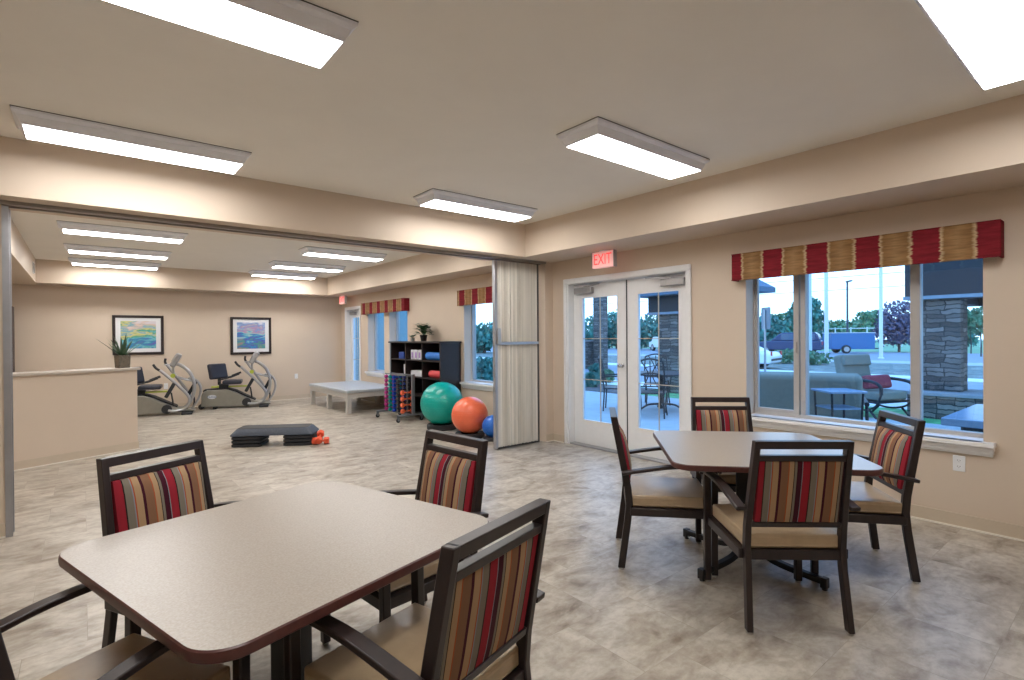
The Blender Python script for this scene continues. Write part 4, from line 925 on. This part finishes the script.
# iron patio dining set
def iron_chair(root):
    for sx in (-1, 1):
        bm = BM(); tube(bm, [(sx*.23, -.22, 0), (sx*.22, -.20, .43), (sx*.24, -.25, .7), (sx*.22, -.30, 1.0)], .014, 8); obj('leg', bm, iron_m, root)
        bm = BM(); tube(bm, [(sx*.24, .24, 0), (sx*.22, .20, .22), (sx*.24, .22, .43)], .014, 8); obj('leg', bm, iron_m, root)
        bm = BM(); tube(bm, [(sx*.25, -.25, .66), (sx*.27, 0, .68), (sx*.27, .2, .63), (sx*.25, .22, .45)], .014, 8); obj('armrest', bm, iron_m, root)
    bm = BM(); box(bm, -.24, .24, -.22, .23, .425, .45); obj('seat', bm, iron_m, root, bevel=.01)
    bm = BM(); tube(bm, [(-.22, -.30, 1.0), (0, -.315, 1.05), (.22, -.30, 1.0)], .016, 8); tube(bm, [(-.22, -.26, .76), (0, -.27, .8), (.22, -.26, .76)], .012, 8); tube(bm, [(-.22, -.23, .56), (.22, -.23, .56)], .012, 8, False)
    for x in (-.12, 0, .12): tube(bm, [(x, -.23, .56), (x*.3, -.26, .78), (x*1.3, -.305, 1.02)], .01, 6)
    obj('back_lattice', bm, iron_m, root)
pt = thing('patio_dining_table', 'round iron patio table seen through the right french door', 'table', (8.75, 6.15, -.02))
bm = BM(); lathe(bm, [(.001, .70), (.62, .70), (.63, .715), (.62, .73), (.001, .735)], 32); obj('table_top', bm, iron_m, pt)
bm = BM(); lathe(bm, [(.06, .03), (.05, .1), (.07, .35), (.05, .6), (.15, .70)], 14); obj('pedestal', bm, iron_m, pt)
for k in range(4):
    bm = BM(); a = R(45+90*k); tube(bm, [(0.05*math.cos(a), .05*math.sin(a), .12), (.25*math.cos(a), .25*math.sin(a), .1), (.4*math.cos(a), .4*math.sin(a), 0.012)], .018, 8); obj('foot', bm, iron_m, pt)
ic = thing('patio_dining_chair', 'iron patio chair behind the round table, facing the doors', 'chair', (9.45, 6.75, -.02), R(130), 'iron patio chairs'); iron_chair(ic)
dup(ic, (9.0, 5.33, -.02), R(15), 'iron patio chair at the right of the round patio table')
dup(ic, (8.1, 6.75, -.02), R(215), 'iron patio chair seen at the right edge of the left french door')
dup(ic, (7.9, 5.75, -.02), R(-60), 'iron patio chair on the near side of the round patio table')

# vehicles
def wheel(root, x, y, r):
    s = 1 if y > 0 else -1
    bm = BM(); lathe(bm, [(.001, -.11), (r*.9, -.11), (r, -.07), (r, .07), (r*.9, .11), (.001, .11)], 24, Mx=Matrix.Translation((x, y, r)) @ Matrix.Rotation(R(90), 4, 'X')); wh = obj('wheel', bm, rubber_m, root)
    bm = BM(); lathe(bm, [(.001, -.006), (r*.6, -.006), (r*.6, .006), (.001, .006)], 20, Mx=Matrix.Translation((x, y+s*.118, r)) @ Matrix.Rotation(R(90), 4, 'X')); obj('hub', bm, silver_m, wh)
def car(name, label, loc, rz, body, glassm, Lc=4.6, Hc=1.5, wc=1.8, suv=True):
    t = thing(name, label, 'car', loc, rz); k = Lc/4.6
    if suv: low = [(-2.3,.35),(-2.3,.95),(-2.2,1.02),(1.0,1.02),(2.1,.9),(2.3,.7),(2.3,.35)]; cab = [(-2.25,1.021),(-2.1,1.45),(-1.9,1.6),(.2,1.6),(.5,1.5),(1.1,1.021)]
    else: low = [(-2.3,.3),(-2.35,.75),(-2.1,.9),(1.0,.9),(2.0,.75),(2.3,.5),(2.25,.3)]; cab = [(-1.9,.901),(-1.1,1.35),(-.8,1.4),(.1,1.38),(.4,1.3),(1.2,.901)]
    hz = Hc/(1.6 if suv else 1.4)
    bm = BM(); prism(bm, [(x*k, z*hz) for x, z in low], -wc/2, wc/2, 'y'); obj('body', bm, body, t, bevel=.08, seg=3)
    bm = BM(); prism(bm, [(x*k*.97, z*hz) for x, z in cab], -wc/2+.1, wc/2-.1, 'y'); cb = obj('cabin', bm, body, t, bevel=.08, seg=3)
    zt = max(z for x, z in cab)*hz; zb = min(z for x, z in cab)*hz
    for s in (-1, 1):
        y = s*(wc/2-.095)
        for xa, xb in ((-1.85, -.75), (-.65, .35)) if suv else ((-1.2, -.45), (-.38, .4)):
            bm = BM(); box(bm, xa*k, xb*k, min(y, y+s*.004), max(y, y+s*.004), zb+.05, zt-.10); obj('side_window', bm, glassm, cb)
    bm = BM(); box(bm, -2.33*k, -2.305*k, -.8, .8, .45*hz, .6*hz); obj('bumper', bm, rubber_m, t)
    for s in (-1, 1):
        bm = BM(); box(bm, -2.34*k, -2.30*k, s*.75-.08, s*.75+.08, .72*hz, .95*hz); obj('tail_lamp', bm, plain('tail_red', (.5, .02, .02)), t)
        for x in (-1.45, 1.4): wheel(t, x*k, s*(wc/2-.12), .34)
    return t
cg = plain('car_glass', (.10, .14, .2), .1)
car('suv', 'dark blue parked suv behind the left window panes', at(788, 39, -.03), R(105), plain('suv_paint', (.04, .06, .13), .25), cg, 4.5, 1.62)
car('sedan', 'white car at the far left of the wide window', at(726, 24, -.03), R(100), plain('sedan_paint', (.75, .78, .82), .3), cg, 4.2, 1.12, suv=False)
tr = thing('cargo_trailer', 'blue enclosed cargo trailer seen through the wide window', 'trailer', at(848, 41, -.03), R(-50))
bm = BM(); box(bm, -1.5, 1.5, -.9, .9, .32, 1.55); obj('trailer_box', bm, plain('trailer_blue', (.03, .15, .34), .4), tr, bevel=.03)
bm = BM(); box(bm, -1.53, 1.53, -.93, .93, 1.55, 1.60); obj('roof_edge', bm, kerb_m, tr)
for x in (-.5,): 
    for y in (-.92, .92): wheel(tr, x, y, .32)
bm = BM(); tube(bm, [(1.5, .4, .35), (2.4, 0, .35)], .04, 8, False); tube(bm, [(1.5, -.4, .35), (2.4, 0, .35)], .04, 8, False); obj('tongue', bm, iron_m, tr)
vn = thing('white_van', 'white camper van seen through the right french door', 'van', at(667, 50, -.03), R(60))
bm = BM(); prism(bm, [(-2, .35), (-2, 1.35), (1.2, 1.35), (1.5, .95), (2.1, .8), (2.1, .35)], -.9, .9, 'y'); obj('body', bm, plain('van_white', (.75, .77, .8), .4), vn, bevel=.06)
for x in (-1.2, 1.3):
    for y in (-.8, .8): wheel(vn, x, y, .34)
bm = BM(); box(bm, -1.6, -.6, -.906, -.9005, .85, 1.15); box(bm, .2, 1.0, -.906, -.9005, .85, 1.15); obj('side_window', bm, cg, vn)

# poles, sign, fence
def pole(name, label, cat, px, d, z1, r, m, group=None):
    x, y, z = at(px, d, -.03); t = thing(name, label, cat, (x, y, z), R(40), group); bm = BM(); lathe(bm, [(r*1.6, 0), (r*1.6, .08), (r, .1), (r*.85, z1)], 12); obj('shaft', bm, m, t); return t
pw = plain('pole_white', (.72, .74, .78)); pdk = plain('pole_dark', (.05, .07, .11))
t = pole('light_pole', 'dark parking lot light pole above the trailer', 'light pole', 847.5, 46, 6.1, .09, pdk)
bm = BM(); box(bm, -.75, .08, -.12, .12, 6.0, 6.12); obj('lamp_head', bm, pdk, t, bevel=.02)
for px, d, lb in ((826.5, 27, 'slim white flagpole left of the trailer'), (881, 31, 'slim white flagpole between trailer and purple tree')):
    t = pole('flagpole', lb, 'flagpole', px, d, 9.5, .10, pw, 'white flagpoles'); bm = BM(); lathe(bm, [(.001, 9.5), (.08, 9.56), (.08, 9.62), (.001, 9.7)], 12); obj('finial', bm, pw, t)
t = pole('utility_pole', 'pale utility pole beside the window mullion', 'utility pole', 809.5, 36, 9, .16, plain('pole_grey', (.5, .6, .72)))
bm = BM(); box(bm, -.9, .9, -.06, .06, 8.2, 8.32); obj('crossarm', bm, bark_m, t)
sg = thing('road_sign', 'grey back of a square road sign at the left of the window', 'sign', at(765, 15.5, -.03), R(50))
bm = BM(); box(bm, -.03, .03, -.02, .02, 0, 2.2); obj('sign_post', bm, alu_m, sg)
bm = BM(); prism(bm, [(p[0], p[1]+1.95) for p in rrect(.28, .32, .05, 4)], -.035, -.021, 'y'); obj('sign_panel', bm, mat('sign_back', (.22, .24, .27), .5), sg)
fn = thing('rail_fence', 'long pale fence across the road behind the trailer', 'fence', (72, 26, -.02), 0)
for k in range(24):
    bm = BM(); y = -16+k*1.7; box(bm, -.06, .06, y-.06, y+.06, 0, 2.3); obj('fence_post', bm, kerb_m, fn)
bm = BM()
for z in (.7, 1.4, 2.1): box(bm, -.04, .04, -16, 23.1, z, z+.12)
obj('rail', bm, kerb_m, fn)
bm = BM()
for i, z in enumerate((6.3, 7.6)): tube(bm, [(60, -25, z), (60, 10, z-.35), (60, 60, z)], .03, 4)
o = obj('power_line', bm, pdk); tag(o, 'thin power lines crossing the sky outside the window', 'wire')

# trees and shrubs
def foliage(bm, blobs, n, sz, rnd):
    tot = sum(b[3]*b[4] for b in blobs)
    for cx, cy, cz, rx, rz_ in blobs:
        for i in range(int(n*rx*rz_/tot)):
            a = rnd.random()*6.283; u = rnd.uniform(-1, 1); q = math.sqrt(1-u*u); rr = rnd.random()**.33*(.85+.2*rnd.random())
            c = Vector((cx+rx*rr*q*math.cos(a), cy+rx*rr*q*math.sin(a), cz+rz_*rr*u)); s = sz*(.6+.8*rnd.random())
            d1_ = Vector((rnd.gauss(0, 1), rnd.gauss(0, 1), rnd.gauss(0, 1))).normalized(); d2_ = d1_.orthogonal().normalized(); d3_ = d1_.cross(d2_)
            vs = [bm.verts.new(c+d2_*s), bm.verts.new(c+d3_*s*.55), bm.verts.new(c-d2_*s), bm.verts.new(c-d3_*s*.55)]; bm.faces.new(vs)
def tree(name, label, cat, px, d, blobs, n, sz, leaf, trunk=2.0, group=None, tr=.18):
    x, y, z = at(px, d, -.03); t = thing(name, label, cat, (x, y, z), group=group); rnd = random.Random(int(px*7+d))
    bm = BM(); foliage(bm, blobs, n, sz, rnd); obj('foliage', bm, leaf, t, smooth=False)
    if trunk:
        bm = BM(); tube(bm, [(0, 0, 0), (.05, 0, trunk*.5), (0, .05, trunk)], [tr]*6+[tr*.7]*8, 8)
        for a in (0, 2.1, 4.2): tube(bm, [(0, .05, trunk*.8), (.4*math.cos(a)*trunk*.5, .4*math.sin(a)*trunk*.5, trunk*1.4)], tr*.4, 6, False)
        obj('trunk', bm, bark_m, t)
g_ = 'trees beyond the parking lot'
tree('spruce_tree', 'tall rounded teal-green tree behind the window mullion', 'tree', 806, 60, [(0, 0, 2.6, 2.3, 2.3), (0, 0, 4.2, 1.7, 1.8)], 2600, .28, leafA, 2.2, g_)
tree('round_tree', 'lower green tree left of the tall rounded one', 'tree', 779, 66, [(0, 0, 2.3, 2.4, 1.9), (-1.5, 0, 2, 1.4, 1.5), (0, 1, 1.0, 2.2, 1.0)], 2200, .28, leafB, 2.0, g_)
tree('round_tree', 'dark green tree beside the road sign', 'tree', 767, 48, [(0, 0, 1.8, 1.6, 1.6), (.5, 0, .9, 1.6, .9)], 1400, .25, leafA, 1.5, g_)
tree('round_tree', 'distant low tree left of the light pole', 'tree', 838, 110, [(0, 0, 3.0, 4.2, 1.6), (3, 2, 2.6, 3, 1.2)], 1100, .4, leafB, 2.0, g_)
tree('round_tree', 'distant tree between the light pole and flagpole', 'tree', 872, 95, [(0, 0, 3.6, 3.0, 2.3), (-3, 1, 2.6, 3, 1.2)], 1300, .4, leafB, 2.5, g_)
tree('plum_tree', 'purple-leaved tree near the right mullion', 'tree', 899, 42, [(0, 0, 2.6, 1.6, 1.6), (.6, .6, 1.6, 1.5, 1.2), (-.5, -.5, 1.7, 1.3, 1.2)], 2300, .16, leafC, 1.6, g_, .1)
tree('round_tree', 'dense green tree right of the stone column', 'tree', 961, 46, [(0, 0, 2.2, 1.2, 1.7), (.4, 0, 1.2, 1.2, 1.1)], 1500, .2, leafA, 1.5, g_)
for px, d, lb in ((962, 34, 'thin young tree, leftmost of the saplings in the right pane'), (971, 38, 'thin young tree, middle of the saplings in the right pane'), (981, 33, 'thin young tree, rightmost of the saplings in the right pane')):
    tree('sapling', lb, 'tree', px, d, [(0, 0, 2.3, .6, .9)], 420, .13, leafB, 1.7, 'saplings across the lot', .04)
tree('round_tree', 'green tree at the left of the right french door glass', 'tree', 652, 55, [(0, 0, 2.0, 2.0, 1.7), (-1, 1, 1.2, 1.6, 1.1)], 1500, .25, leafA, 1.6, g_)
tree('round_tree', 'green tree behind the stone column in the right french door', 'tree', 664, 66, [(0, 0, 1.9, 1.8, 1.5), (1, 1, 1.2, 1.6, 1.1)], 1300, .25, leafB, 1.6, g_)
tree('round_tree', 'teal tree seen at the right of the left french door glass', 'tree', 617, 60, [(0, 0, 2.4, 2.0, 2.0), (0, 1, 1.2, 1.6, 1.1)], 1500, .25, leafA, 1.6, g_)
tree('round_tree', 'teal tree seen between post and column in the left french door', 'tree', 595, 60, [(0, 0, 2.0, 1.6, 1.9), (0, 1, 1.0, 1.6, 1.1)], 1200, .25, leafA, 1.6, g_)
tree('round_tree', 'tree beyond the narrow window by the folded partition', 'tree', 484, 48, [(0, 0, 1.6, 2.2, 1.2), (0, 1, .9, 1.6, .9)], 1300, .25, leafA, 1.2, g_)
g2 = 'shrubs in the beds'
for px, d, s, lb in ((591, 15.0, .26, 'rounded dark shrub in the mulch bed, left french door'), (606, 16.5, .25, 'small green shrub at the foot of the stone wall'), (596, 19.3, .28, 'low shrub in front of the garden wall, left of the column'), (480, 16, .55, 'dark shrub below the narrow window by the partition'), (490, 17, .5, 'second shrub below the narrow window by the partition')):
    tree('shrub', lb, 'shrub', px, d, [(0, 0, s*.8, s, s*.8)], 500, .09, leafA if s > .25 else leafB, 0, g2)
for px, d, lb in ((779, 27, 'leafy shrub in the planting strip left of the flagpole'), (794, 31, 'leafy shrub in the planting strip below the dark suv'), (812, 25.5, 'leafy shrub in the planting strip beside the mullion')):
    tree('shrub', lb, 'shrub', px, d, [(0, 0, .3, .9, .35)], 420, .10, leafB, 0, g2)
